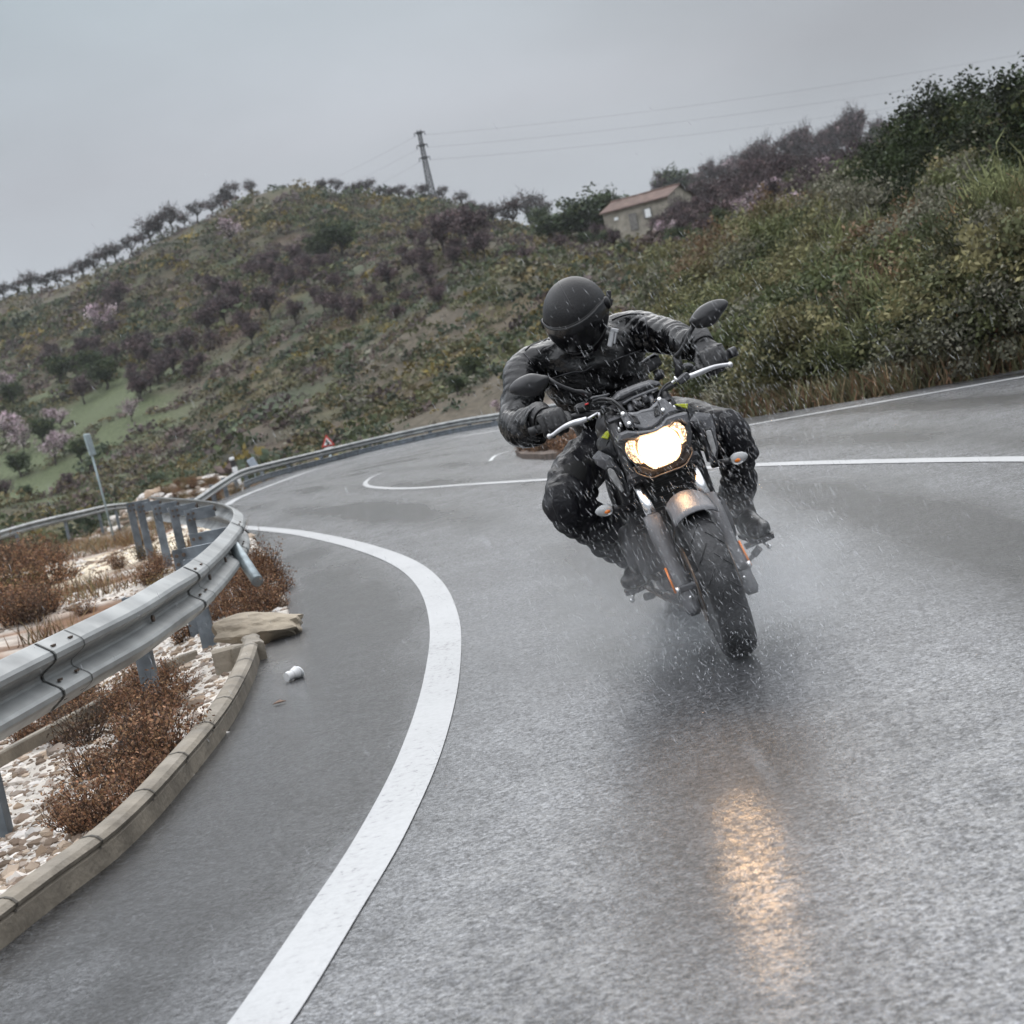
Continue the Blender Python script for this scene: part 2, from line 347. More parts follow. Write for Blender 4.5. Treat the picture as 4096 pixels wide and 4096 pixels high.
def strip(name, pts, w, label, m=PAINT, h=.004):
    p = catmull([V(q[0], q[1]) for q in pts], 30); p = np.array(p); tg = np.gradient(p, axis=0); tg /= np.linalg.norm(tg, axis=1)[:, None]
    nm = np.stack([-tg[:, 1], tg[:, 0]], 1); v = []; f = []
    for i in range(len(p)):
        ww = (w if not hasattr(w, '__len__') else np.interp(i/(len(p)-1), np.linspace(0, 1, len(w)), w))/2
        for sgn in (-1, 1):
            q = p[i]+nm[i]*ww*sgn; v.append((q[0], q[1], float(zr(q[0], q[1]))+h))
        if i: k = 2*i; f.append([k-2, k, k+1, k-1])
    o = MB().add(v, f).build(name, m); 
    return tag(o, label, kind='structure')
strip('road_line', [G(*p) for p in INN], .155, 'white edge line along the inside of the bend')
CEN = [(4600, 1848), (4096, 1838), (3500, 1847), (3020, 1861), (2600, 1888), (2205, 1918), (1900, 1937), (1640, 1954), (1500, 1950), (1462, 1937), (1478, 1915), (1530, 1890)]
strip('road_line', [G(*p) for p in CEN], [.13, .13, .13, .12, .11, .1, .07, .05], 'white centre line crossing behind the motorcycle')
strip('road_line', [G(*p) for p in [(905, 2022), (960, 1990), (1100, 1935), (1272, 1876), (1500, 1820), (1800, 1755), (2035, 1715), (2250, 1670)]], [.2, .2, .16], 'white edge line below the far guardrail')
strip('road_line', [G(*p) for p in [(2700, 1752), (2990, 1702), (3500, 1613), (4096, 1508), (4500, 1440)]], .15, 'white edge line at the foot of the scrubby bank')
strip('road_line', [G(*p) for p in [(1960, 1845), (1985, 1822), (2060, 1800), (2150, 1786)]], .06, 'faint white line curving round the planted island', PAINT2)

# ------------------------------------------------------------------ terrain
TY = np.array([0, 8, 14, 20, 26, 32, 40, 50, 60, 90, 130, 185, 250, 320, 390, 480, 700.])
TU = np.array([-.8, -.3, -.2, -.1, -.01, .05, .117, .2, .27, .34, .6])
TZ = np.array([
 # 0    8    14   20   26    32   40   50   60   90  130 185 250 320 390 480 700
 [-.4, -.4, -.4, -.5, -.6, -.8, -1.1, -1.6, -2.2, -3.2, -3.5, 2, 12, 25, 38, 42, 20],
 [-.4, -.36, -.33, -.4, -.5, -.7, -1.05, -1.5, -2.2, -3.2, -3., 3.5, 14, 27.5, 40.5, 40, 10],
 [-.4, -.35, -.28, -.2, -.35, -.6, -1.0, -1.4, -1.9, -2.6, -2., 6.5, 18.5, 34, 47.5, 44, 10],
 [-.4, -.4, -.2, -.05, -.2, -.5, -.9, -1.2, -1.4, -1.0, 1.5, 11, 25, 41, 54.0, 47, 10],
 [-.4, -.4, -.4, -.3, -.4, -.5, -.7, -.9, -.6, 1.5, 6, 14.5, 26, 36, 42.7, 36, 10],
 [-.4, -.4, -.4, -.3, -.4, -.3, -.1, .3, .9, 3.5, 7.5, 14, 21.5, 27.0, 25, 20, 10],
 [-.4, -.4, -.4, -.3, -.3, .0, .4, .9, 1.5, 3.9, 7.4, 13.0, 19, 25, 24, 18, 10],
 [-.4, -.4, -.4, .0, .5, 1.2, 1.8, 2.6, 3.4, 6.5, 10.5, 15, 19.5, 22, 20, 15, 10],
 [-.4, -.4, -.2, .1, 1.1, 1.9, 2.7, 3.6, 4.5, 7.2, 10, 13, 15, 16, 15, 12, 10],
 [-.4, -.3, .0, .9, 1.8, 2.6, 3.4, 4.2, 5.0, 7.0, 9, 10, 11, 12, 11, 10, 8],
 [-.3, .1, .8, 1.9, 2.7, 3.5, 4.4, 5.2, 6, 7, 8, 9, 10, 10, 10, 10, 8]])
def table(u, y):
    u = np.clip(u, TU[0], TU[-1]); y = np.clip(y, 0, 700)
    i = np.clip(np.searchsorted(TU, u)-1, 0, len(TU)-2); j = np.clip(np.searchsorted(TY, y)-1, 0, len(TY)-2)
    a = (u-TU[i])/(TU[i+1]-TU[i]); a = a*a*(3-2*a)*.5+a*.5; c = (y-TY[j])/(TY[j+1]-TY[j])
    return (TZ[i, j]*(1-a)+TZ[i+1, j]*a)*(1-c)+(TZ[i, j+1]*(1-a)+TZ[i+1, j+1]*a)*c
def terr(x, y, rough=True):
    x = np.ravel(np.asarray(x, float)); y = np.ravel(np.asarray(y, float))
    z = table(x/np.maximum(y, 1.), y)
    k = np.clip((y-40)/60, 0, 1)*(1-.9*np.clip(1.5-np.hypot((x/np.maximum(y, 1)-.118)/.06, (y-165)/60), 0, 1))
    z = z+k*(vnoise(x, y, 38)*5.5*np.clip(y/250, 0, 1)+vnoise(x, y, 13)*1.9)+vnoise(x, y, 3.1)*.16*np.clip((y-5)/30, .3, 1)
    z = z+1.05*np.clip(1.6-1.6*np.hypot((x+11.4)/3.2, (y-56)/5.5), 0, 1)*(1+vnoise(x, y, 1.1)*.5)
    if rough: z = z+vnoise(x, y, .7)*.07+vnoise(x, y, .27)*.035
    d = sdist(x, y); s = np.clip(d/1.5, 0, 1); s = s*s*(3-2*s)
    edge = zr(x, y)-.012-.02*np.clip(d, 0, 1)
    z = np.where(d < 0, edge-.05-np.clip(-d, 0, .5)*.4, edge*(1-s)+z*s)
    return z
rows = np.concatenate([[-14, -9, -5, -2, 0, 1.2], np.geomspace(2, 720, 330)])
uu = np.concatenate([np.linspace(-3, -.62, 14), np.linspace(-.6, .6, 290), np.linspace(.64, 3, 14)])
XX = np.array([[u*max(y, 8) if y < 8 else u*y for u in uu] for y in rows]); YY = np.repeat(rows[:, None], len(uu), 1)
ZZ = terr(XX, YY).reshape(XX.shape)
nv, nu_ = XX.shape; idx = np.arange(nv*nu_).reshape(nv, nu_)
fc = np.stack([idx[:-1, :-1], idx[:-1, 1:], idx[1:, 1:], idx[1:, :-1]], -1).reshape(-1, 4)
x, y = XX.ravel(), YY.ravel(); uq = x/np.maximum(y, 1)
def smooth(a, lo, hi): q = np.clip((a-lo)/(hi-lo), 0, 1); return q*q*(3-2*q)
c = np.empty((len(x), 3)); 
far = np.stack([.050+.04*(vnoise(x, y, 9)+.5), .050+.028*(vnoise(x, y, 7)+.5), .036+.010*(vnoise(x, y, 5)+.5)], 1)
g = smooth(vnoise(x, y, 22)+vnoise(x, y, 6)*.5, .05, .3)[:, None]; far = far*(1-g)+np.array([.088, .075, .056])*g
gl = (smooth(-uq, .14, .22)*smooth(y, 120, 140)*(1-smooth(y, 215, 260)))*smooth(vnoise(x, y, 14)+vnoise(x, y, 4)*.6, -.32, .0)
far = far*(1-gl[:, None])+np.array([.080, .096, .05])*gl[:, None]
rb = smooth(uq, .08, .16)*(1-smooth(y, 60, 90)); far = far*(1-rb[:, None])+np.array([.075, .066, .04])*rb[:, None]
nearl = (1-smooth(y, 36, 50))*(1-smooth(uq, .02, .1)); wh = smooth(vnoise(x, y, 3.2)+vnoise(x, y, 1.0)*.6+vnoise(x, y, .35)*.3, -.38, -.06)
near = np.array([.16, .095, .06])*(1-wh[:, None])+np.array([.52, .48, .43])*wh[:, None]
sand = (smooth(y, 19.5, 21)*(1-smooth(y, 25.5, 27.5))*smooth(-uq, .13, .17))[:, None]; near = near*(1-sand)+np.array([.6, .52, .40])*sand
c = far*(1-nearl[:, None])+near*nearl[:, None]
TMAT = tintmat('ground', .95, 0, .4, 3.0, .15)
tn = TMAT.node_tree; q = tn.nodes.new('ShaderNodeTexNoise'); q.inputs['Scale'].default_value = 14; q.inputs['Detail'].default_value = 7
tcn = tn.nodes.new('ShaderNodeTexCoord'); tn.links.new(tcn.outputs['Object'], q.inputs['Vector'])
bpn = tn.nodes.new('ShaderNodeBump'); bpn.inputs['Strength'].default_value = .7; bpn.inputs['Distance'].default_value = .06; tn.links.new(q.outputs[0], bpn.inputs['Height']); tn.links.new(bpn.outputs[0], tn.nodes['Principled BSDF'].inputs['Normal'])
tag(npmesh('terrain', np.stack([x, y, ZZ.ravel()], 1), fc, TMAT, c, smooth=True), 'hills and verge of pale gravel, scrub and grass', kind='structure')
tag(MB().add([(-1500, -1500, -5), (1500, -1500, -5), (1500, 1500, -5), (-1500, 1500, -5)], [[0, 1, 2, 3]]).build('ground', mat('open ground', (.09, .08, .06), .95, vary=.4, scale=.05)), 'open ground out to the horizon', kind='structure')
def tz(x, y): return float(terr([x], [y])[0])
_ys = np.geomspace(2.5, 620, 1400)
def GT(px, py):
    d = ray(px, py); p = CAM[None]+d[None]*(_ys/d[1])[:, None]; z = terr(p[:, 0], p[:, 1])
    k = np.nonzero(p[:, 2] < z)[0]; return p[k[0]] if len(k) else p[-1]

# ------------------------------------------------------------------ house on the hill
STONE = mat('rendered stone', (.27, .245, .205), .9, vary=.35, scale=.9, bump=.6, bscale=3)
TILE = mat('clay tiles', (.12, .08, .066), .9, vary=.35, scale=1.2, bump=.3, bscale=6)
WHITE = mat('white paint', (.78, .79, .8), .5, vary=.06)
DARK = mat('dark opening', (.03, .03, .03), .6)
WOOD = mat('grey timber', (.17, .16, .15), .8, vary=.3, scale=3)
hy = 186.
pa = P(2428, 948, hy); pb = P(2600, 905, hy-3.5); pc = P(2712, 868, hy+1.5)
hw = empty('stone_house', tuple(pa)); tag(hw, 'small stone house with a red tiled roof below the ridge', 'house')
ex = nrm(V(pb[0]-pa[0], pb[1]-pa[1], 0)); ey = V(-ex[1], ex[0], 0); ez = V(0, 0, 1)
LX, LY, HH, RR = 8.8, 5.6, 2.85, 1.05
def HP(a, b_, c): return ex*a+ey*b_+ez*c
mb = MB(); bs = -2.5
for (a0, b0, a1, b1_) in ((0, 0, LX, 0), (LX, LY, 0, LY)):
    mb.add([HP(a0, b0, bs), HP(a1, b1_, bs), HP(a1, b1_, HH), HP(a0, b0, HH)], [[0, 1, 2, 3]], False)
for a0 in (0, LX):
    mb.add([HP(a0, 0, bs), HP(a0, LY, bs), HP(a0, LY, HH), HP(a0, LY/2, HH+RR), HP(a0, 0, HH)], [[0, 1, 2, 3, 4]], False)
mb.build('wall', STONE, hw)
mb = MB()
for s_ in (0, 1):
    y0, y1 = (-.35, LY/2) if s_ == 0 else (LY+.35, LY/2); zo = HH-.18
    nr = 42; v = []; f = []
    for i in range(nr*2+1):
        a = -.3+(LX+.6)*i/(nr*2); hgt_ = .07*(i % 2)
        v += [HP(a, y0, zo+hgt_+.06), HP(a, y1, HH+RR+hgt_+.06)]
        if i: k = 2*i; f.append([k-2, k, k+1, k-1])
    mb.add(v, f, True)
    mb.add([HP(-.3, y0, zo-.06), HP(LX+.3, y0, zo-.06), HP(LX+.3, y0, zo+.08), HP(-.3, y0, zo+.08)], [[0, 1, 2, 3]], False)
mb.tube([HP(-.3, LY/2, HH+RR+.12), HP(LX+.3, LY/2, HH+RR+.12)], .13, 8)
mb.build('roof', TILE, hw)
wm = MB().box(HP(5.9, -.05, 1.5), 1.1, .16, 1.15, ax=(ex, ey, ez)).build('window', WOOD, hw); MB().box(HP(6.0, -.14, 1.47), .7, .05, .95, ax=(ex, ey, ez)).build('pane', WHITE, wm)
MB().box(HP(3.9, -.04, .95), 1.0, .14, 1.9, ax=(ex, ey, ez)).build('door', WOOD, hw)
MB().box(HP(1.7, -.03, 1.75), .5, .1, .35, ax=(ex, ey, ez)).build('vent', WHITE, hw)

# ------------------------------------------------------------------ lattice mast and its wires
STEEL = mat('galvanised lattice', (.02, .022, .026), .6, metal=.3, vary=.2)
ty = 386.; tb = P(1738, 828, ty); tt = P(1664, 524, ty)
Ht = tt[2]-tb[2]; mast = empty('power_mast', tuple(tb)); tag(mast, 'tall dark lattice power mast on the ridge left of the house', 'power mast')
mb = MB(); W0, W1 = 1.05, .40
wz = lambda z: W0+(W1-W0)*min(1, z/(Ht*.8))
NB = 17
for sx_ in (-1, 1):
    for sy_ in (-1, 1): mb.tube([V(sx_*W0, sy_*W0, -4), V(sx_*W1, sy_*W1, Ht*.8), V(sx_*W1, sy_*W1, Ht)], .14, 5)
for i in range(NB):
    z0, z1 = Ht*i/NB, Ht*(i+1)/NB; a, b_ = wz(z0), wz(z1)
    for (p, q) in (((-1, -1), (1, -1)), ((1, -1), (1, 1)), ((1, 1), (-1, 1)), ((-1, 1), (-1, -1))):
        mb.tube([V(p[0]*a, p[1]*a, z0), V(q[0]*b_, q[1]*b_, z1)], .06, 4); mb.tube([V(q[0]*a, q[1]*a, z0), V(p[0]*b_, p[1]*b_, z1)], .06, 4)
        mb.tube([V(p[0]*a, p[1]*a, z0), V(q[0]*a, q[1]*a, z0)], .06, 4)
mb.build('lattice_frame', STEEL, mast)
arms = [Ht-.6, Ht-3.6, Ht-6.6]
for z in arms:
    q = MB().box((0, 0, z), 1.5, 1.0, .5); q.tube([V(-1.25, 0, z), V(-1.25, 0, z-.7)], .1, 6); q.tube([V(1.25, 0, z), V(1.25, 0, z-.7)], .1, 6); q.box((0, 0, z+.1), 2.6, .2, .2); q.build('crossarm', STEEL, mast)
WIRE = mat('wire', (.09, .095, .1), .6)
for i, (rx, ry, lx, ly) in enumerate([((4200), 196, 1290, 735), (4200, 264, 1390, 742), (4200, 330, 1480, 760)]):
    a = np.array(tb)+V(1.25, 0, arms[i]-.7); e_ = P(rx, ry, 330); pts = [a+(e_-a)*k/24+V(0, 0, -6.5*(k/24)*(1-k/24)) for k in range(25)]
    tag(MB().tube(pts, .02, 4).build('power_wire', WIRE), f'{("topmost", "middle", "lowest")[i]} of the three wires running right from the mast', 'wire', 'power wires from the mast')
    a = np.array(tb)+V(-1.25, 0, arms[i]-.7); e_ = P(lx-160, ly+75, 520); pts = [a+(e_-a)*k/12+V(0, 0, -1.5*(k/12)*(1-k/12)) for k in range(13)]
    tag(MB().tube(pts, .02, 4).build('power_wire', WIRE), f'{("topmost", "middle", "lowest")[i]} of the three wires falling left from the mast', 'wire', 'power wires from the mast')

# ------------------------------------------------------------------ guardrails
GALV = mat('galvanised steel', (.235, .245, .245), .5, metal=.25, vary=.28, scale=3.5, rvar=.1)
GALVD = mat('weathered galvanised steel', (.135, .155, .175), .5, metal=.4, vary=.45, scale=7, rvar=.12, bump=.15)
BOLT = mat('rusty bolt', (.10, .075, .06), .6, metal=.5)
RUBB = mat('dark seam', (.05, .055, .055), .6)
PROF = [(-.004, .296), (.0, .31), (.006, .308), (.070, .264), (.081, .248), (.081, .226), (.070, .212), (.006, .172), (.0, .162), (.0, .148), (.006, .138), (.070, .098), (.081, .084), (.081, .062), (.070, .048), (.006, .003), (.0, .0)]
def resample(p, step):
    p = np.array(p); s = np.concatenate([[0], np.cumsum(np.linalg.norm(np.diff(p, axis=0), axis=1))]); k = np.arange(0, s[-1], step)
    return np.stack([np.interp(k, s, p[:, i]) for i in range(3)], 1), k
def beam(path, side, m, parent, name='beam', prof=PROF, off=0., sc=1., zoff=0.):
    v = []; f = []; n_ = len(prof)-1
    for i, p in enumerate(path):
        t_ = nrm(path[min(i+1, len(path)-1)]-path[max(0, i-1)]); nn = nrm(np.cross(t_, V(0, 0, 1)))*side
        q = [p+nn*(o*sc+off)+V(0, 0, (z-.31)*sc+zoff) for o, z in prof]
        for k in range(n_): v += [q[k], q[k+1]]                # each fold has its own edge, so creases stay crisp
        if i:
            for k in range(n_): b0 = (i-1)*2*n_+2*k; f.append([b0, b0+2*n_, b0+2*n_+1, b0+1])
    return MB().add(v, f).build(name, m, parent, weld=False)
RT = [(-700, 2990, .38), (-330, 2800, .39), (0, 2639, .40), (300, 2497, .40), (500, 2400, .41), (645, 2315, .42), (725, 2271, .42), (812, 2205, .43), (880, 2140, .44), (918, 2095, .45), (934, 2060, .46), (925, 2034, .465), (880, 2012, .47), (800, 1999, .48), (700, 1992, .49), (592, 1986, .5)]
rt3 = [Pz(*q) for q in RT]; rt3 = [rt3[0]+(rt3[0]-rt3[1])*k for k in (3.2, 1.6)]+rt3
path, ks = resample(catmull(rt3, 10), .12)
rail = empty('guardrail', tuple(path[60])); rail.location = (0, 0, 0)
tag(rail, 'galvanised steel guardrail curving along the inside of the bend', 'guardrail')
beam(path, 1, GALV, rail)
def at(s): return np.array([np.interp(s, ks, path[:, i]) for i in range(3)])
def fr(s): t_ = nrm(at(s+.1)-at(s-.1)); return t_, nrm(np.cross(t_, V(0, 0, 1)))
Ltot = ks[-1]
s0 = ks[np.argmin([abs(p[1]-7.95) for p in path])]
def spx(px, rear=False):
    d_ = [abs(2048+F*((p-CAM)@rt)/((p-CAM)@fw)-px)+(1e6 if (p[1] > 12.6) != rear else 0) for p in path]; return ks[int(np.argmin(d_))]
S = [spx(-75), spx(575), spx(800), spx(868), spx(918)]+[spx(q, True) for q in (862, 792, 716, 645)]+[Ltot-.12]; S = [q for q in (S[0]-5.7, S[0]-3.8, S[0]-1.9) if q > .2]+S; SN = spx(830)
for s_ in S:
    p = at(s_); t_, nn = fr(s_); back = -nn; bo = .07 if s_ < SN else .27; g_ = terr([p[0]+back[0]*.3], [p[1]+back[1]*.3])[0]-.15
    pc_ = p+back*bo; zt = p[2]-.02
    mb = MB()                                        # C-section post, open towards the traffic flow
    for (o1, o2, wx, wy) in ((0, 0, .006, .085), (.024, .04, .052, .006), (.024, -.04, .052, .006)):
        c_ = pc_+t_*o1+nn*o2; mb.box(V(c_[0], c_[1], (zt+g_)/2), wx, wy, zt-g_, ax=(t_, nn, V(0, 0, 1)))
    po = mb.build('post', GALVD, rail)
    mb = MB()
    for k in (-1, 1): mb.box(pc_+nn*bo*.5+t_*.022*k+V(0, 0, -.08), .005, bo*.8, .11, ax=(t_, nn, V(0, 0, 1)))
    mb.box(pc_+nn*bo*.5+V(0, 0, -.024), .045, bo*.8, .005, ax=(t_, nn, V(0, 0, 1))); mb.build('spacer', GALVD, rail)
    for (a_, z_) in ((-.035, -.06), (.035, -.06), (-.035, -.12), (.035, -.12)):
        c_ = pc_+nn*(.01+a_*.7)-t_*.026+V(0, 0, z_); MB().tube([c_, c_-t_*.016], .014, 6).build('bolt', BOLT, rail)
    c_ = p-nn*.012+V(0, 0, -.06); MB().tube([c_, c_-nn*.03], .03, 6).build('bolt', BOLT, rail); MB().tube([p+nn*.02+V(0, 0, -.155), p+nn*.034+V(0, 0, -.155)], .018, 8).build('bolt', BOLT, rail)
for s_ in np.arange(S[0]+.3, Ltot, 4.0) if False else [spx(205), spx(745), spx(925)]:
    seg = [at(s_+d_) for d_ in np.linspace(-.16, .16, 6)]; beam(np.array(seg), 1, GALV, rail, 'splice_sleeve', off=.006)
    for e_ in (-.165, .165):
        beam(np.array([at(s_+e_-.008), at(s_+e_+.008)]), 1, RUBB, rail, 'splice_seam', off=.008)
    for d_ in (-.10, .10):
        for z_, o_ in ((-.03, .05), (-.185, .045), (-.272, .045)):
            t_, nn = fr(s_+d_); c_ = at(s_+d_)+nn*(o_+.008)+V(0, 0, z_); MB().box(c_, .034, .012, .010, ax=(t_, nn, V(0, 0, 1))).build('slot_plate', BOLT, rail)
# loose tubular strut poking out under the bend of the rail
a = P(940, 2190, 11.4); b_ = P(1030, 2325, 10.9); a2 = P(915, 2160, 11.5)
tag(MB().tube([a2, a, b_], .042, 14).tube([b_, b_+nrm(b_-a)*.004], .036, 14).build('steel_strut', mat('zinc tube', (.36, .41, .43), .45, metal=.5, vary=.3, scale=9)), 'short slanted zinc tube sticking out under the curve of the guardrail', 'strut')

# far guardrail : two beams on posts along the outside of the bend
FB = [(760, 2070), (850, 2018), (905, 1992), (985, 1955), (1100, 1913), (1272, 1861), (1500, 1802), (1800, 1736), (2035, 1694), (2300, 1640)]
FT = [(690, 2050), (790, 1985), (880, 1925), (960, 1880), (1060, 1853), (1272, 1803), (1500, 1749), (1800, 1684), (2035, 1645), (2300, 1600)]
base = [G(*q) for q in FB]; topp = [P(FT[i][0], FT[i][1], base[i][1]) for i in range(len(FB))]
topp[0] = P(690, 2050, base[0][1]); fpath, fk = resample(catmull(topp, 10), .5)
fr_ = empty('guardrail'); tag(fr_, 'far two-beam steel guardrail along the outside of the bend', 'guardrail')
beam(fpath, 1, GALV, fr_, sc=.62)
lo = []
for i in range(3, len(FB)):
    lo.append(topp[i]+V(0, 0, -.62*(topp[i][2]-base[i][2])))
lpath, lk = resample(catmull(lo, 10), .5); beam(lpath, 1, GALVD, fr_, 'lower_beam', prof=[(0, .31), (.03, .29), (.03, .2), (.0, .17), (.03, .13), (.03, .03), (0, 0)], sc=.5)
for s_ in np.arange(.6, fk[-1], 2.0):
    p = np.array([np.interp(s_, fk, fpath[:, i]) for i in range(3)]); q = np.array([np.interp(s_+.2, fk, fpath[:, i]) for i in range(3)])
    t_ = nrm(q-p); nn = nrm(np.cross(t_, V(0, 0, 1))); g_ = tz(p[0]-nn[0]*.15, p[1]-nn[1]*.15)-.2
    MB().box(V(p[0]-nn[0]*.16, p[1]-nn[1]*.16, (p[2]+g_)/2-.02), .06, .1, p[2]-g_, ax=(t_, nn, V(0, 0, 1))).build('post', GALVD, fr_)
# lower road's rail, left
lr = [P(-300, 2215, 40), P(0, 2122, 42), P(160, 2078, 44), P(330, 2040, 46), P(430, 2018, 49), P(520, 2010, 53)]
l3 = empty('guardrail'); tag(l3, 'distant low guardrail of the lower road at the left edge', 'guardrail')
lp3, lk3 = resample(catmull(lr, 8), .6); beam(lp3, 1, GALV, l3, sc=.7)
for s_ in np.arange(.5, lk3[-1], 2.5):
    p = np.array([np.interp(s_, lk3, lp3[:, i]) for i in range(3)]); g_ = tz(p[0], p[1]+.2)-.2
    MB().box(V(p[0], p[1]+.12, (p[2]+g_)/2-.03), .07, .1, max(.1, p[2]-g_)).build('post', GALVD, l3)

# ------------------------------------------------------------------ kerbs
CONC = mat('weathered concrete', (.19, .165, .13), .75, vary=.35, scale=5, bump=.35, bscale=35, rvar=.15)
JOINT = mat('kerb joint', (.07, .062, .05), .8)
KP = [(-1150, 4640), (-800, 4380), (-500, 4170), (-220, 3985), (0, 3803), (235, 3615), (471, 3433), (639, 3265), (774, 3104), (895, 2949), (969, 2828), (1026, 2700), (1050, 2600)]
kp, kk = resample(catmull([G(*q) for q in KP], 10), .05)
def kerb(path, parent, prof, m, name='kerb_body', side=-1):
    rings = []
    for i, p in enumerate(path):
        t_ = nrm((path[min(i+1, len(path)-1)]-path[max(0, i-1)])*V(1, 1, 0)); nn = V(-t_[1], t_[0], 0)
        rings.append([p+nn*o+V(0, 0, z) for o, z in prof])
    return MB().rings(rings, True, smooth=False).build(name, m, parent)
kprof = [(0, -.05), (.004, .058), (.010, .066), (.0, .071), (-.004, .083), (.010, .097), (.03, .103), (.062, .1), (.082, .088), (.086, -.12)]
kb = empty('concrete_kerb'); tag(kb, 'concrete kerb wall with rounded coping along the road edge below the guardrail', 'kerb')
kerb(kp, kb, kprof, CONC)
jm = MB()
for s_ in np.arange(.2, kk[-1], .5):
    i = min(len(kp)-2, int(s_/.05)); t_ = nrm(kp[i+1]-kp[max(0, i-1)]); pr = [(o*1.02-.003, z+.002) for o, z in kprof[1:9]]; v = []
    nn = V(-t_[1], t_[0], 0)
    for k in (-.006, .006): v += [kp[i]+t_*k+nn*o+V(0, 0, z) for o, z in pr]
    jm.add(v, [[j, j+1, j+9, j+8] for j in range(7)], False)
jm.build('kerb_joints', JOINT, kb)
e0 = kp[-1]; e1 = Pz(*zF(0, 0), 0) if False else None
ends = [e0+V(-.10, .0, 0), Pz(985, 2541, .08), Pz(948, 2538, .08), Pz(805, 2577, .07)]
ends = [V(q[0], q[1], zr(q[0], q[1])) for q in ends]
ep, ek = resample(catmull(ends, 8), .05); kerb(ep, kb, [(o, z) for o, z in kprof], CONC, 'end_wall')
ce = [Pz(-60, 3060, -.17), Pz(27, 3003, -.17), Pz(343, 2835, -.16), Pz(700, 2640, -.14), Pz(812, 2598, -.13)]
cp_, _k = resample(catmull(ce, 8), .1)
o = kerb(cp_, None, [(0, -.06), (0, 0), (.006, .008), (.034, .008), (.04, 0), (.04, -.06)], CONC, 'drain_edge'); tag(o, 'thin concrete drain edge under the guardrail, behind the kerb wall', 'kerb')

# ------------------------------------------------------------------ boulder, litter, leaf
def rock(name, c_, r, m, seed, parent=None, n=4):
    bm_ = bmesh.new(); bmesh.ops.create_icosphere(bm_, subdivisions=n, radius=1); rg = np.random.default_rng(seed)
    pl = [(nrm(rg.normal(size=3)), rg.uniform(.66, .95)) for _ in range(22)]
    for v in bm_.verts:
        q = np.array(v.co)
        for d_, h in pl:
            k = q@d_
            if k > h: q = q-d_*(k-h)*.92
        q = q*(1+.16*vnoise(q[0]*3+seed, q[1]*3+q[2]*2, .5)); v.co = Vector(q*np.array(r))
    me_ = bpy.data.meshes.new(name); bm_.to_mesh(me_); bm_.free(); me_.materials.append(m); o_ = link(bpy.data.objects.new(name, me_), parent); o_.location = tuple(c_); return o_
SAND = mat('ochre sandstone', (.29, .245, .185), .85, vary=.3, scale=6, bump=.5, bscale=18)
q = Pz(1030, 2520, .0); o = rock('boulder', q, (.33, .20, .10), SAND, 5); o.rotation_euler = (.1, .12, .35); tag(o, 'flat ochre boulder lying beyond the end of the kerb', 'boulder')
q = G(1169, 2722); cup = empty('crushed_cup', tuple(q)); cup.rotation_euler = (0, 0, .6); tag(cup, 'crushed white paper cup lying on the road by the kerb', 'cup')
PAPER = mat('white paper', (.62, .62, .62), .6, vary=.12, scale=40)
MB().lathe([(.021, -.03), (.024, -.012), (.020, .004), (.027, .02), (.03, .034), (.032, .036), (.029, .035), (.02, .0)], (0, 0, .026), V(1, .25, .08), 14).build('cup_body', PAPER, cup)
MB().lathe([(.005, 0), (.029, 0), (.031, .004), (.029, .008), (.004, .007)], V(.042, .008, .027), V(1, .4, .3), 14).build('lid', WHITE, cup)
q = G(1119, 2816); o = MB().add([q+V(-.03, -.01, .006), q+V(0, -.02, .012), q+V(.03, .0, .008), q+V(0, .018, .016)], [[0, 1, 2, 3]]).build('fallen_leaf', mat('leaf', (.13, .07, .04), .7), None, solid=.002); tag(o, 'small brown leaf on the wet road near the kerb', 'leaf')

# ------------------------------------------------------------------ signs and markers
GREYP = mat('grey pole', (.26, .32, .34), .5, metal=.3, vary=.2)
b0 = P(455, 2135, 30.5); t0 = P(345, 1735, 30.3); m0 = P(372, 1822, 30.3)
sp_ = empty('sign_post', tuple(b0)); tag(sp_, 'slim grey sign post leaning on the sandy bank, its panel seen edge-on', 'sign post')
MB().tube([V(0, 0, -.4), (t0-b0)], .022, 8).build('pole', GREYP, sp_)
dv = nrm(t0-m0); MB().box((t0+m0)/2-b0, .04, .36, np.linalg.norm(t0-m0), ax=(np.cross(V(0, 1, 0), dv), V(.04, 1, 0), dv), bev=.02).build('panel', GREYP, sp_)
# black and white delineator
q = P(948, 1905, 52); w_ = empty('delineator_post', tuple(q)); tag(w_, 'white delineator post with a black band behind the far guardrail', 'marker post')
hp = P(943, 1826, 52)-q; hz = np.linalg.norm(hp)
MB().box((0, 0, hz*.25-.3), .16, .1, hz*.5+.6, bev=.02).box((0, 0, hz*.92), .16, .1, hz*.16, bev=.02).build('post', WHITE, w_); MB().box((0, 0, hz*.67), .162, .102, hz*.34, bev=.01).build('band', DARK, w_)
w_.rotation_euler = (0, -.08, 0)
q = P(1012, 1862, 52); o = empty('small_sign', tuple(q)); tag(o, 'small blue-grey sign panel just right of the black-banded delineator', 'sign')
MB().tube([V(0, 0, -.6), V(0, .02, .1)], .025, 8).build('pole', GREYP, o); MB().box((0, 0, .08), .26, .03, .34, rot=('Y', -.35), bev=.01).build('panel', mat('blue grey sheet', (.33, .38, .44), .5), o)
q = P(1316, 1797, 60); o = empty('warning_sign', tuple(q)); tag(o, 'red-bordered triangular warning sign standing beyond the far guardrail', 'road sign')
s_ = P(1316, 1745, 60)[2]-q[2]
tri = lambda r_, y_, k=1: [V(r_*sin(a_), y_, r_*cos(a_)+s_*.55) for a_ in (0, 2*pi/3, -2*pi/3)]
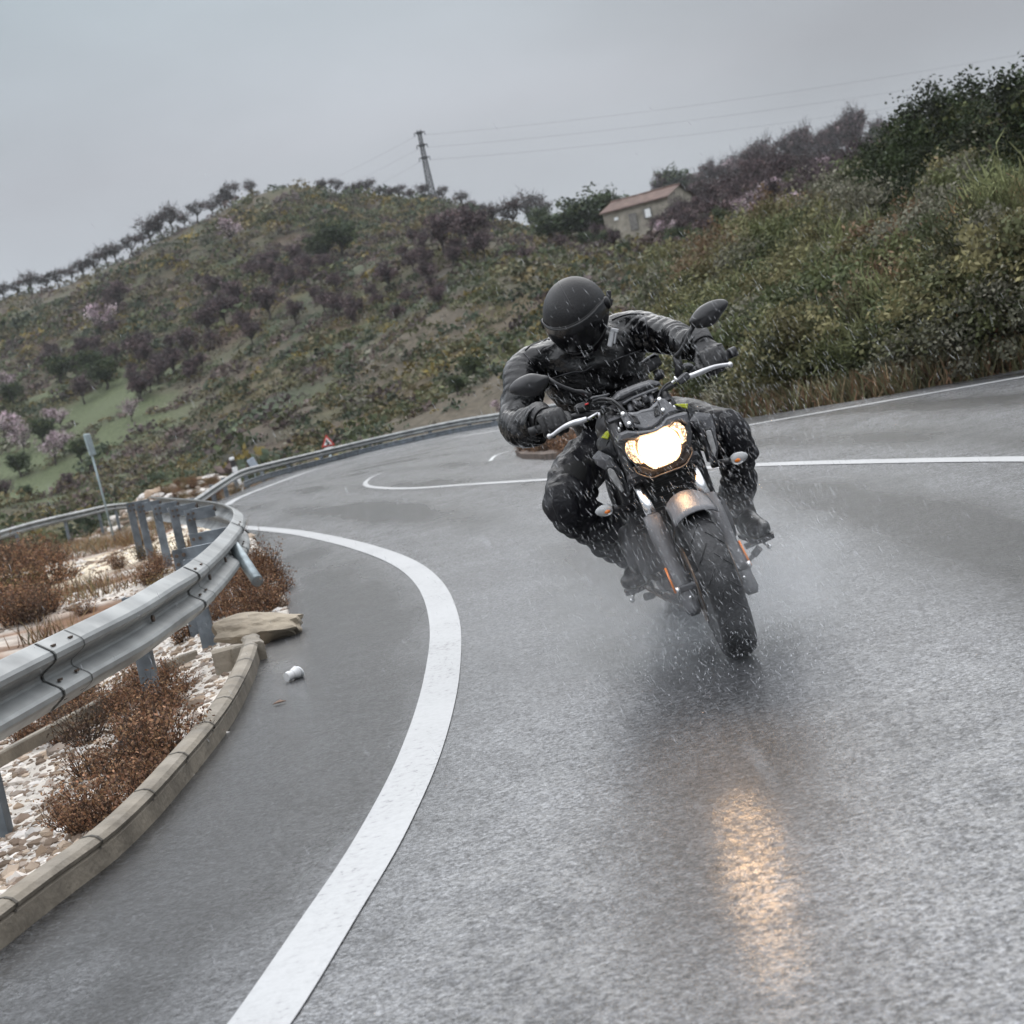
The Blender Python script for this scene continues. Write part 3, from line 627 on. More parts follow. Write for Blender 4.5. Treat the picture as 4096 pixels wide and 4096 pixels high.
RED = mat('sign red', (.50, .055, .04), .4); SW = mat('sign white', (.85, .85, .85), .4)
R_ = s_*.62
mb = MB(); mb.rings([tri(R_, 0), tri(R_, .04)], True, smooth=False); mb.build('border', RED, o)
MB().rings([tri(R_*.62, -.012), tri(R_*.62, 0.01)], True, smooth=False).build('face', SW, o)
mb = MB().tube([V(-.02, -.03, s_*.36), V(.05, -.03, s_*.5), V(-.05, -.03, s_*.6), V(0, -.03, s_*.75)], .035, 6); mb.build('symbol', DARK, o)
MB().tube([V(0, .05, -2), V(0, .05, s_*.5)], .05, 8).build('pole', GREYP, o)
MB().box((0, -.01, s_*.06), R_*1.1, .03, s_*.2).build('plate', SW, o)
# ------------------------------------------------------------------ vegetation
LEAFM = tintmat('foliage', .75, .15, .3, 2.0, .25)
BARK = mat('bark', (.055, .047, .042), .9, vary=.3, scale=3)
def dome(n, r, h, rng, shell=.55):
    d = rng.normal(size=(n, 3)); d /= np.linalg.norm(d, axis=1)[:, None]; d[:, 2] = np.abs(d[:, 2])
    return d*np.array([r, r, h])*(shell+(1-shell)*rng.random((n, 1))**.5)
def clumpcloud(nc, per, R, H, z0, cl, size, cols, rng, w=None, flat=.2):
    cc = rng.normal(size=(nc, 3)); cc /= np.linalg.norm(cc, axis=1)[:, None]; cc = cc*rng.uniform(.35, 1, (nc, 1))*np.array([R, R, H]); cc[:, 2] += z0
    rr = cl*rng.uniform(.6, 1.3, nc); tint = pal(nc, cols, w, .28, rng)
    p = np.repeat(cc, per, 0)+rng.normal(size=(nc*per, 3))*np.repeat(rr, per)[:, None]*np.array([.6, .6, .42])
    tt = np.repeat(tint, per, 0)*(1+rng.normal(size=(nc*per, 1))*.18)
    return quads(p, size*rng.uniform(.6, 1.3, nc*per), np.clip(tt, .004, 1), flat, rng=rng), cc
def trunkmesh(cc, H0, r0, rng, nl=7, lean=.1):
    mb = MB(); top = V(rng.normal()*lean*H0, rng.normal()*lean*H0, H0)
    mb.tube(catmull([V(0, 0, -.5), V(0, 0, 0), top*.5+V(rng.normal()*.05, rng.normal()*.05, 0), top], 4), [r0*1.35, r0, r0*.8, r0*.6], 7)
    for k in rng.choice(len(cc), min(nl, len(cc)), replace=False):
        e_ = cc[k]; md_ = (top+e_)/2+rng.normal(size=3)*np.linalg.norm(e_-top)*.12
        mb.tube(catmull([top*rng.uniform(.7, 1), md_, e_], 4), [r0*.5, r0*.3, r0*.1], 5)
    return mb
def treeproto(name, nc, per, R, H, z0, cl, size, cols, H0, r0, seed, w=None, nl=8, twigs=0):
    rng = np.random.default_rng(seed); cl_, cc = clumpcloud(nc, per, R, H, z0, cl, size, cols, rng, w)
    parts = [cl_]
    if twigs:
        b_ = cc[rng.choice(len(cc), twigs)]+rng.normal(size=(twigs, 3))*cl*.5; tp = b_+(b_-V(0, 0, H0))*rng.uniform(.1, .35, (twigs, 1))+rng.normal(size=(twigs, 3))*.15
        parts.append(blades(b_, tp, size*.22, pal(twigs, [(.05, .042, .04)], None, .2, rng), rng))
    v, f, t_ = join(parts)
    root = empty(name); crown = npmesh('crown', v, f, LEAFM, t_, root); tr = trunkmesh(cc, H0, r0, rng, nl).build('trunk', BARK, root)
    return root
USED = {}
def place(proto, loc, sc, rz, label, cat, group=None, tilt=(0, 0), sz=None):
    if proto.name not in USED: USED[proto.name] = 1; o_ = proto; kids = []
    else:
        o_ = proto.copy(); COL.objects.link(o_)
        for ch in proto.children:
            c_ = ch.copy(); COL.objects.link(c_); c_.parent = o_
    o_.location = tuple(loc); o_.scale = (sc, sc, sc*(sz or 1)); o_.rotation_euler = (tilt[0], tilt[1], rz)
    for k_ in ('group',):
        if k_ in o_: del o_[k_]
    return tag(o_, label, cat, group)
R = random.Random(3)
BARE = [(0.066, 0.054, 0.054), (0.09, 0.066, 0.066), (0.048, 0.043, 0.041)]
def bare(seed, cols=BARE, tw=260): return treeproto('bare_tree', 22, 26, 1.15, .75, 1.9, .42, .15, cols, 1.0, .11, seed, nl=12, twigs=tw)
bareP = [bare(21), bare(22), bare(23)]
PINK = [(.42, .33, .37), (.5, .42, .44), (.32, .24, .27), (.12, .09, .09)]
pinkP = [treeproto('almond_tree', 26, 30, 1.25, .95, 2.0, .42, .13, PINK, .95, .1, s, [3, 3, 2, 1.5], nl=12, twigs=140) for s in (31, 32)]
GRN = [(0.042, 0.06, 0.031), (0.06, 0.078, 0.036), (0.034, 0.048, 0.029), (0.084, 0.096, 0.042)]
greenP = [treeproto('green_tree', 48, 48, 1.3, 1.0, 1.75, .42, .13, GRN, .9, .13, s, [3, 3, 2, 1]) for s in (41, 42)]
PRP = [(0.093, 0.068, 0.074), (0.123, 0.087, 0.088), (0.068, 0.055, 0.061), (0.173, 0.129, 0.136)]
purpP = [treeproto('bare_tree', 34, 34, 1.25, 1.0, 2.0, .45, .14, PRP, 1.0, .12, s, [3, 2, 2, 1], nl=12, twigs=300) for s in (51, 52, 53)]
# trees along the left ridge : the crest is found on the terrain itself
def crest(px):
    best = None
    u_ = None
    for py in range(600, 1900, 6):
        d = ray(px, py); p = CAM[None]+d[None]*(_ys/d[1])[:, None]; m_ = (p[:, 2] < terr(p[:, 0], p[:, 1])) & (_ys > 40)
        if m_.any(): return p[np.nonzero(m_)[0][0]], py
    return P(px, 1000, 300), 1000
for i, px in enumerate([20, 75, 130, 190, 235, 290, 330, 385, 430, 470, 530, 575, 610, 650, 690, 740, 790, 850, 890, 930, 1010, 1290, 1345, 1400, 1440, 1480, 1520, 1565, 1600, 1640, 1700, 1775, 1850, 1890, 1935]):
    c_, py = crest(px); k = c_[1]/380
    sc_ = R.uniform(1.5, 2.1)*(1 if px < 1000 else .75)*k*(1.4 if px in (610, 650, 690) else 1)
    place(bareP[i % 3], c_+V(0, 0, -.2), sc_, R.uniform(0, 6.3), 'leafless dark tree silhouetted on the ridge of the big hill', 'tree', 'leafless trees on the hill ridge', tilt=(R.uniform(-.1, .1), R.uniform(-.15, .15)), sz=R.uniform(.8, 1.1))
for i, (px, py, Y, s_, kind) in enumerate([
    (2130, 880, 290, 3.0, 'b'), (2060, 895, 280, 2.6, 'b'), (1985, 890, 290, 2.2, 'b'), (2185, 850, 300, 1.6, 'b'), (1900, 985, 250, 3.6, 'p'), (1790, 1010, 250, 3.6, 'p'), (1850, 960, 255, 3.0, 'p')]):
    c_ = GT(px, py+25); place((bareP if kind == 'b' else purpP)[i % 3], c_, s_*c_[1]/280*.75, R.uniform(0, 6), 'brown leafless tree in the saddle between mast and house', 'tree', 'leafless trees in the saddle')
# green trees left of the house
for i, (px, py, s_, lab) in enumerate([(2360, 830, 5.0, 'big round dark green tree left of the stone house'), (2310, 900, 3.6, 'rounded green tree below and left of the big dark one by the house'), (2445, 800, 2.6, 'small green tree crown against the sky behind the house gable')]):
    c_ = P(px, py, 196); c_[2] = tz(c_[0], c_[1])-.2; 
    hh = P(px, py, 196)[2]-c_[2]; place(greenP[i % 2], c_, s_*.62, R.uniform(0, 6), lab, 'tree', sz=max(.8, min(1.5, hh/(s_*.62*1.9))))
for i, (px, py, s_) in enumerate([(2290, 960, 1.7), (2440, 1000, 1.5), (2710, 815, 2.6), (2750, 850, 2.4), (2205, 985, 2.4), (2170, 925, 1.8)]):
    c_ = GT(px, py); place(greenP[i % 2], c_, s_*c_[1]/190*.62, R.uniform(0, 6), 'low green tree near the stone house', 'tree', 'low green trees around the stone house')
# leafless purple-brown trees and almond blossom in the middle distance, right
n_ = 0
for i in range(120):
    px = R.uniform(2640, 3560); f_ = (px-2640)/920; py = R.uniform(800-290*f_, 1010-220*f_)
    c_ = GT(px, py)
    if c_[1] < 38: continue
    hp_ = R.uniform(70, 125)*(1+.35*f_); sc_ = hp_/F*c_[1]/2.9; n_ += 1
    if i % 7 == 3: place(pinkP[i % 2], c_, sc_*.9, R.uniform(0, 6), 'pinkish almond tree in flower among the bare trees right of the house', 'tree', 'flowering almonds right of the house')
    elif i % 6 == 2: place(greenP[i % 2], c_, sc_*.75, R.uniform(0, 6), 'dark green tree standing among the bare trees right of the house', 'tree', 'dark green trees among the bare ones')
    else: place(purpP[i % 3], c_, sc_, R.uniform(0, 6), 'purple-brown leafless tree on the slope right of the house', 'tree', 'leafless trees right of the house')
for i, (px, py, h_) in enumerate([(2400, 985, 95), (2460, 1000, 80), (2740, 940, 95), (2500, 1030, 70), (2350, 1000, 80), (2250, 1010, 80)]):
    c_ = GT(px, py); place((purpP+greenP)[i % 5], c_, h_/F*c_[1]/2.9, R.uniform(0, 6), 'small tree or bush standing in front of the stone house', 'tree', 'small trees in front of the stone house')
# skyline trees right of the house
for i, (px, hp_) in enumerate([(2690, 70), (2760, 110), (2815, 130), (2870, 150), (2930, 80), (3000, 90), (3050, 150), (3090, 110), (3160, 90), (3220, 110), (3290, 110), (3350, 130), (3410, 150), (3470, 170)]):
    c_, py = crest(px); place((purpP+bareP)[i % 6], c_+V(0, 0, -.1), hp_/F*c_[1]/2.9, R.uniform(0, 6), 'tall bare tree standing against the sky right of the house', 'tree', 'bare skyline trees right of the house')
# blossom and green trees at lower left
for i, (px, py, s_) in enumerate([(100, 1790, 2.2), (60, 1740, 2.0), (225, 1830, 2.2), (260, 1800, 2.0), (215, 1700, 1.8), (250, 1690, 1.6), (530, 1660, 1.7), (20, 1720, 1.8), (30, 1560, 2.0), (420, 1320, 2.4), (930, 960, 2.2), (2010, 1640, 1.3)]):
    c_ = GT(px, py+30); place(pinkP[i % 2], c_, s_*c_[1]/85*.26, R.uniform(0, 6), 'pale pink almond tree in flower on the grassy slope at left' if px < 600 else 'pale almond tree in flower on the scrubby hillside', 'tree', 'flowering almonds at lower left' if px < 600 else 'flowering almonds on the hillside')
for i, (px, py, s_) in enumerate([(180, 1760, 2.2), (85, 1890, 2.0), (330, 1830, 1.9), (110, 1980, 1.2), (430, 1540, 2.6), (370, 1490, 2.2), (250, 1520, 2.4), (1370, 1020, 3.2), (1300, 1040, 2.6), (60, 1610, 2.0), (1900, 1510, 2.2), (1830, 1560, 1.6)]):
    c_ = GT(px, py+20); place(greenP[i % 2], c_, s_*c_[1]/85*.26, R.uniform(0, 6), 'rounded dark green tree on the far hillside', 'tree', 'rounded green trees on the far hillside')
for i, (px, py, s_) in enumerate([(560, 1440, 2.4), (350, 1440, 2.0), (760, 1420, 2.2), (700, 1470, 2.0), (840, 1330, 2.2), (340, 1600, 2.0), (560, 1580, 1.8), (640, 1520, 1.8), (480, 1250, 2.4), (900, 1290, 2.4), (1080, 1260, 2.4), (950, 1230, 2.2), (1560, 1150, 2.2), (30, 1990, 1.6), (280, 1940, 1.2)]):
    c_ = GT(px, py+20); place(purpP[i % 3], c_, s_*c_[1]/85*.26, R.uniform(0, 6), 'grey-brown leafless tree on the far hillside', 'tree', 'leafless trees on the far hillside')
for i in range(80):
    a_, b_ = R.choice([(700, 1380), (980, 1260), (640, 1520), (1650, 1180), (1350, 1250), (1800, 1060), (420, 1460), (1180, 1120)])
    px, py = R.gauss(a_, 110), R.gauss(b_, 45); c_ = GT(px, py)
    if c_[1] < 70: continue
    place(purpP[i % 3], c_, R.uniform(60, 105)/F*c_[1]/2.9, R.uniform(0, 6), 'purplish bare tree in a thicket on the far hillside', 'tree', 'bare thickets on the far hillside')
# big dark trees at the right edge
DK = [(0.027, 0.038, 0.018), (0.041, 0.057, 0.024), (0.061, 0.068, 0.027), (0.022, 0.027, 0.016)]
darkP = [treeproto('dark_tree', 100, 95, 1.35, 1.6, 2.1, .36, .075, DK, 1.4, .14, s, [3, 3, 2, 2]) for s in (61, 62, 63)]
for i, (px, top_, Y, wd_) in enumerate([(3740, 290, 34, 1), (3640, 420, 36, .8), (3850, 330, 31, .9), (3930, 400, 28, .9), (4040, 300, 27, 1), (4150, 230, 24, 1.1), (3590, 560, 35, .8), (3700, 560, 31, .9), (3830, 580, 27, .9), (3980, 560, 25, 1), (4110, 560, 22.5, 1), (3520, 660, 37, .7), (3560, 480, 40, .8), (3480, 570, 42, .7), (3620, 700, 30, .8), (3760, 700, 26, .8), (3900, 700, 23, .8), (4060, 720, 21, .8)]):
    q = P(px, top_, Y); z = tz(q[0], q[1]); k = q[2]-z
    place(darkP[i % 3], (q[0], q[1], z-.1), k/3.6, R.uniform(0, 6), 'tall dark green tree in the dense stand on the right bank', 'tree', 'dark trees on the right bank', sz=1)
# broom shrubs on the right bank
def broom(seed, cols, n=3000, r=.8, h=.85):
    rng = np.random.default_rng(seed); a = rng.random(n)*2*pi; k = np.sqrt(rng.random(n))
    nc = 26; ca = rng.random(nc)*2*pi; ck = np.sqrt(rng.random(nc))*r*.75; cz = h*(.15+.75*rng.random(nc))*(1-.45*(ck/r)**2)
    cc = np.stack([np.cos(ca)*ck, np.sin(ca)*ck, cz], 1); ct = pal(nc, cols, None, .3, rng); ii = rng.integers(0, nc, n)
    st = cc[ii]+rng.normal(size=(n, 3))*.09; d_ = rng.normal(size=(n, 3))*.55+cc[ii]/r*.5+V(0, 0, .55); d_ /= np.linalg.norm(d_, axis=1)[:, None]
    b_ = np.stack([np.cos(a)*k*.25*r, np.sin(a)*k*.25*r, np.zeros(n)-.05], 1)
    v, f, t_ = join([blades(st, st+d_*rng.uniform(.08, .22, (n, 1)), .0125, np.clip(ct[ii]*(1+rng.normal(size=(n, 1))*.25), .01, 1), rng), blades(b_[:50], cc[rng.integers(0, nc, 50)], .03, pal(50, [(.06, .05, .04)], None, .2, rng), rng)])
    return npmesh('broom_shrub', v, f, LEAFM, t_)
brP = [broom(71, [(0.158, 0.150, 0.072), (0.195, 0.180, 0.090), (0.098, 0.102, 0.048)]), broom(72, [(0.210, 0.203, 0.143), (0.255, 0.240, 0.173), (0.143, 0.143, 0.093)]), broom(73, [(0.195, 0.128, 0.068), (0.232, 0.158, 0.083), (0.135, 0.123, 0.068)]), broom(74, [(0.105, 0.117, 0.053), (0.143, 0.150, 0.072), (0.075, 0.083, 0.042)])]
def bushproto(seed, cols):
    rng = np.random.default_rng(seed); (v1, f1, t1), cc = clumpcloud(52, 135, .85, .55, .5, .19, .036, cols, rng, flat=.1)
    return npmesh('leafy_shrub', v1, f1, LEAFM, t1)
buP = [bushproto(171, [(0.135, 0.132, 0.063), (0.165, 0.150, 0.075), (0.083, 0.090, 0.045)]), bushproto(172, [(0.128, 0.128, 0.090), (0.165, 0.158, 0.120)]), bushproto(173, [(0.165, 0.112, 0.068), (0.120, 0.098, 0.060)]), bushproto(174, [(0.075, 0.090, 0.042), (0.098, 0.108, 0.048), (0.053, 0.063, 0.030)])]
def scatter_px(n, x0, x1, top, bot):
    out = []
    while len(out) < n:
        px = R.uniform(x0, x1); f_ = (px-x0)/(x1-x0); py = R.uniform(top[0]+(top[1]-top[0])*f_, bot[0]+(bot[1]-bot[0])*f_); out.append((px, py))
    return out
pts = scatter_px(330, 2720, 4200, (1010, 560), (1735, 1450))
LB = ['yellow-green broom shrub on the bank right of the road', 'greyish broom shrub on the bank right of the road', 'brownish dry broom shrub on the bank right of the road', 'dark green broom shrub on the bank right of the road']
for i, (px, py) in enumerate(pts):
    c_ = GT(px, py)
    if c_[1] > 70 or sdist([c_[0]], [c_[1]])[0] < .45: continue
    k = R.choice([0, 0, 1, 2, 3, 3]); lf_ = R.random() < .62; place((buP if lf_ else brP)[k], c_, R.uniform(.7, 1.45)*(1+max(0, c_[1]-30)/40), R.uniform(0, 6), LB[k].replace('broom', 'leafy') if lf_ else LB[k], 'shrub', ('yellow-green', 'greyish', 'brownish', 'dark green')[k]+(' leafy' if lf_ else ' broom')+' shrubs on the right bank', tilt=(R.uniform(-.2, .2), R.uniform(-.2, .2)), sz=R.uniform(.75, 1.2))
for i, (px, py) in enumerate(scatter_px(34, 3000, 4150, (1150, 640), (1560, 1400))):
    c_ = GT(px, py); hp_ = R.uniform(110, 210); k = i % 3
    if c_[1] > 60 or sdist([c_[0]], [c_[1]])[0] < 1.2: continue
    place((darkP[0], purpP[1], greenP[0])[k], c_+V(0, 0, -.45*hp_/F*c_[1]), hp_/F*c_[1]/2.4, R.uniform(0, 6), ('dark leafy bush', 'bare purplish bush', 'green leafy bush')[k]+' standing among the broom on the right bank', 'bush', ('dark leafy', 'bare purplish', 'green leafy')[k]+' bushes among the broom')
# rusty brown heather
RUST = [(.19, .095, .055), (.23, .125, .07), (.13, .07, .045), (.27, .165, .09)]
def heather(seed, cols, n=1150, tall=1.0):
    rng = np.random.default_rng(seed); ns_ = 70; a = rng.random(ns_)*2*pi; k = np.sqrt(rng.random(ns_))*.32
    b_ = np.stack([np.cos(a)*k*.25, np.sin(a)*k*.25, np.zeros(ns_)-.04], 1); tp = np.stack([np.cos(a)*k, np.sin(a)*k, tall*(.16+.26*rng.random(ns_)-.2*k)], 1)
    st = blades(b_, tp, .009, pal(ns_, [(.06, .04, .03)], None, .2, rng), rng)
    s_ = rng.integers(0, ns_, n); q = .30+.75*rng.random((n, 1)); p = b_[s_]+(tp[s_]-b_[s_])*q+rng.normal(size=(n, 3))*.028
    lf = quads(p, rng.uniform(.010, .024, n), pal(n, cols, None, .3, rng), .1, rng=rng); v, f, t_ = join([st, lf]) if False else (None, None, None)
    v1, f1, t1 = st; v2, f2, t2 = lf; return npmesh('heather_bush', np.concatenate([v1, v2]), np.concatenate([f1, f2+len(v1)]), LEAFM, np.concatenate([t1, t2]))
hP = [heather(81, RUST), heather(82, RUST, 1100, .8), heather(83, [(.11, .07, .05), (.15, .10, .06), (.07, .05, .04)], 800, 1.1), heather(84, [(.20, .14, .06), (.24, .17, .08), (.12, .10, .04)], 900, .9)]
HL = ['rust-brown heather bush on the gravel behind the near guardrail', 'low rust-brown heather cushion on the gravel behind the near guardrail', 'grey-brown dry bush on the gravel behind the near guardrail', 'straw-coloured dry bush on the gravel behind the near guardrail']
def hplace(px, py, sc, k=None, lab=None, cat='bush', grp=None):
    if -120 < px < 260 and 3000 < py < 3420: return
    c_ = GT(px, py); 
    if sdist([c_[0]], [c_[1]])[0] < (.16 if c_[1] < 8.5 else .03): return
    if c_[1] > 19.5 and c_[1] < 27 and px < 560 and R.random() < .75: return
    k = R.randrange(4) if k is None else k
    place(hP[k], c_, sc*R.uniform(.8, 1.25), R.uniform(0, 6), lab or HL[k], cat, grp or ('rust-brown heather bushes', 'low heather cushions', 'grey-brown dry bushes', 'straw-coloured dry bushes')[k]+' behind the near guardrail')
for i in range(62):
    px = R.uniform(-150, 760); py = R.uniform(2110+max(0, (500-px))*.10, 2560-px*.25)
    cl_ = vnoise(px, py, 130)
    if px > 180 and cl_ < .08 and py < 2450 and R.random() < .85: continue
    hplace(px, py, 1.0 if px < 250 else .6, R.choice([0, 0, 1, 2, 3]))
for i in range(26): hplace(R.uniform(-150, 260), R.uniform(2130, 2400), 1.3, R.choice([0, 0, 2]))
for i in range(95): hplace(R.uniform(-120, 720), R.uniform(2700, 3350), R.uniform(.28, .62), R.choice([0, 0, 0, 1, 2]))
for (px, py, s_) in [(1050, 2300, 1.1), (1010, 2350, 1.1), (1090, 2380, 1.0), (1060, 2430, .9), (980, 2400, 1.0), (940, 2340, .9), (1030, 2470, .8), (960, 2470, .8), (910, 2440, .8), (870, 2480, .8), (1100, 2330, .9), (1000, 2290, .9), (880, 2400, .8), (800, 2520, .8), (750, 2560, .8), (1090, 2440, .8)]:
    hplace(px, py, s_*.62, R.choice([0, 0, 1]), 'rust-brown heather bush between the guardrail curve and the road', 'bush', 'heather bushes at the road edge by the rail curve')
for i in range(70): hplace(R.uniform(640, 1000), R.uniform(1930, 2010), .8, R.choice([0, 3, 3]), 'dry straw-brown bush below the far guardrail', 'bush', 'dry bushes below the far guardrail')
for i in range(46):
    c_ = G(R.uniform(2095, 2330), R.uniform(1800, 1822)); place(hP[R.choice([0, 1, 2])], c_+V(0, R.uniform(0, .6), 0), R.uniform(.55, .9), R.uniform(0, 6), 'brown bush in the small planted island behind the rider', 'bush', 'bushes in the planted island')
for i, (px, py) in enumerate([(2780, 1620), (2830, 1600), (2870, 1590), (2900, 1640), (2740, 1650), (3500, 1490), (3560, 1470), (3610, 1460), (3530, 1440), (3080, 1600), (3330, 1530), (3800, 1450), (3950, 1420), (4050, 1400)]):
    c_ = GT(px, py); place(hP[i % 2], c_, R.uniform(1.1, 1.9), R.uniform(0, 6), 'rusty red-brown bush at the foot of the right bank beside the road', 'bush', 'rusty bushes at the foot of the right bank')
q = G(2170, 1818); o = empty('marker_post', tuple(q+V(0, -.1, 0))); tag(o, 'short white leaning marker post in the brown island behind the rider', 'marker post'); o.rotation_euler = (0, -.15, 0)
MB().box((0, 0, .16), .075, .05, .36, bev=.015).build('post', WHITE, o); MB().box((0, 0, .27), .078, .053, .05, bev=.01).build('reflector', mat('grey reflector', (.4, .4, .42), .3), o)
ip = [(2065, 1822), (2090, 1835), (2180, 1838), (2300, 1828), (2350, 1815), (2320, 1790), (2180, 1790), (2085, 1806)]
iv = [G(*q) for q in ip]
tag(MB().rings([[q+V(0, 0, -.02) for q in iv], [q+V(0, 0, .07) for q in iv]], True, smooth=False).build('island_kerb', mat('island soil', (.10, .075, .06), .95, vary=.5, scale=9, bump=.5)), 'low earth-filled traffic island behind the rider', 'traffic island')
# scrub over the hillside (one mass) ------------------------------------------
rng = np.random.default_rng(5); NS = 25000
u_ = rng.uniform(-.42, .30, NS*2); y_ = 62+333*rng.random(NS*2)**.8; x_ = u_*y_
keep = (vnoise(x_, y_, 26)+vnoise(x_, y_, 9)*.7 > -.62) & ~((u_ < -.16) & (y_ > 125) & (y_ < 240) & (vnoise(x_, y_, 14)+vnoise(x_, y_, 4)*.6 > -.01)); x_, y_, u_ = x_[keep][:NS], y_[keep][:NS], u_[keep][:NS]
keep = (np.hypot(x_-pa[0]-3, y_-pa[1]) > 9) & ((y_ < 345) | (rng.random(len(y_)) < .25)); x_, y_, u_ = x_[keep], y_[keep], u_[keep]
z_ = terr(x_, y_); n_ = len(x_); sz_ = rng.gamma(3, .24, n_)*(.45+.0032*y_)
SCR = [(0.067, 0.082, 0.043), (0.094, 0.1, 0.048), (0.127, 0.12, 0.067), (0.133, 0.109, 0.056), (0.079, 0.063, 0.061), (0.12, 0.09, 0.082), (0.185, 0.145, 0.046), (0.145, 0.139, 0.106), (0.051, 0.067, 0.043)]
zone = (vnoise(x_, y_, 30) > .0)
tn_ = np.where(zone[:, None], pal(n_, SCR, [3, 3, 2, 2, 1, 1, .9, 1, 3], .2, rng), pal(n_, SCR, [1, 1, 2, 2, 3, 3, .7, 1.5, 2], .2, rng))
K = 52
off = rng.normal(size=(n_, K, 3)); off /= np.linalg.norm(off, axis=2)[:, :, None]; off[:, :, 2] = np.abs(off[:, :, 2]); off *= rng.uniform(.55, 1.05, (n_, K, 1))
off[:, :, 2] *= rng.uniform(.55, 1.0, (n_, 1)); pc_ = np.stack([x_, y_, z_-.1], 1)[:, None]+off*sz_[:, None, None]
v, f, t_ = quads(pc_.reshape(-1, 3), np.repeat(sz_, K)*rng.uniform(.14, .30, n_*K), np.clip(np.repeat(tn_, K, 0)*(1+rng.normal(size=(n_*K, 1))*.2), .004, 1), .25, 1.3, rng)
tag(npmesh('hillside_scrub', v, f, LEAFM, t_), 'dense mixed scrub covering the hills', kind='stuff')
# grass tufts on the right bank and dry grass at left
def tufts(n, pts, h, w_, cols, name, lab, per=9):
    x0 = np.repeat(pts[:, 0], per)+rng.normal(size=n*per)*.12; y0 = np.repeat(pts[:, 1], per)+rng.normal(size=n*per)*.12
    b_ = np.stack([x0, y0, terr(x0, y0)-.03], 1); hh = h*rng.uniform(.4, 1.2, n*per)
    tp = b_+np.stack([rng.normal(size=n*per)*hh*.35, rng.normal(size=n*per)*hh*.35, hh], 1)
    v, f, t_ = blades(b_, tp, w_, pal(n*per, cols, None, .3, rng), rng); tag(npmesh(name, v, f, LEAFM, t_), lab, kind='stuff')
uu_ = rng.uniform(.12, .42, 16000); yy = np.exp(rng.uniform(np.log(14.5), np.log(46), 16000)); xx = uu_*yy; kk_ = sdist(xx, yy) > .12; pts = np.stack([xx, yy], 1)[kk_][:9000]
tufts(len(pts), pts, .36, .016, [(.14, .125, .07), (.105, .105, .052), (.165, .12, .07), (.15, .085, .05), (.085, .085, .048)], 'bank_grass', 'rough grass over the bank right of the road')
uu_ = rng.uniform(-.40, -.04, 16000); yy = np.exp(rng.uniform(np.log(9), np.log(48), 16000)); xx = uu_*yy; kk_ = (sdist(xx, yy) > .25) & (vnoise(xx, yy, 2.4)+vnoise(xx, yy, .8)*.5 > np.where(yy < 24, .1, -.12)) & ~((xx/yy < -.12) & (yy > 19.5) & (yy < 27.5)); pts = np.stack([xx, yy], 1)[kk_][:1900]
tufts(len(pts), pts, .24, .011, [(.20, .12, .06), (.24, .17, .09), (.14, .075, .045), (.12, .11, .06)], 'dry_grass', 'dry brown grass among the gravel', 8)
# white stones
def stones(n, xs, ys, r, cols, name, lab, sub=1):
    bm_ = bmesh.new(); bmesh.ops.create_icosphere(bm_, subdivisions=sub, radius=1); bv = np.array([v_.co[:] for v_ in bm_.verts]); bf = np.array([[q.index for q in f_.verts] for f_ in bm_.faces]); bm_.free()
    zz = terr(xs, ys); s_ = np.stack([r*rng.uniform(.6, 1.5, n), r*rng.uniform(.6, 1.5, n), r*rng.uniform(.4, .9, n)], 1)
    a = rng.random(n)*6.3; V_ = bv[None]*(1+rng.normal(size=(n, len(bv), 1))*.16)*s_[:, None]
    X_ = V_[:, :, 0]*np.cos(a)[:, None]-V_[:, :, 1]*np.sin(a)[:, None]; Y_ = V_[:, :, 0]*np.sin(a)[:, None]+V_[:, :, 1]*np.cos(a)[:, None]
    v = np.stack([X_+xs[:, None], Y_+ys[:, None], V_[:, :, 2]+zz[:, None]-s_[:, 2:3]*.05], 2).reshape(-1, 3); f = (bf[None]+(np.arange(n)*len(bv))[:, None, None]).reshape(-1, 3)
    tag(npmesh(name, v, f, STM, np.repeat(pal(n, cols, None, .12, rng), len(bv), 0)), lab, kind='stuff')
STM = tintmat('chalk stones', .9, 0, .15, 12, .2)
CH = [(.52, .48, .44), (.58, .55, .52), (.30, .25, .21), (.40, .32, .25), (.20, .15, .115), (.24, .18, .13), (.16, .12, .09)]
yy = np.exp(rng.uniform(np.log(4.2), np.log(26), 44000)); xx = rng.uniform(-.42, -.02, 44000)*yy; kk_ = (sdist(xx, yy) > .02) & (vnoise(xx, yy, 3.2)+vnoise(xx, yy, 1.0)*.6 > -.2); xx, yy = xx[kk_][:15000], yy[kk_][:15000]
stones(len(xx), xx, yy, rng.gamma(1.8, .0075, len(xx))*(.6+.04*yy), CH, 'white_gravel', 'white chalky stones behind the guardrail')
qx = rng.normal(-11.4, 2.0, 260); qy = rng.normal(55, 2.6, 260); stones(260, qx, qy, rng.uniform(.08, .30, 260), CH, 'rubble', 'pale rubble heap behind the far guardrail', 2)

yy = rng.uniform(-3, 4.6, 9000); xx = rng.uniform(-5.5, -.9, 9000); kk_ = sdist(xx, yy) > .02; xx, yy = xx[kk_][:4500], yy[kk_][:4500]
stones(len(xx), xx, yy, rng.gamma(1.8, .009, len(xx)), CH, 'white_gravel', 'white chalky stones beside the near kerb')
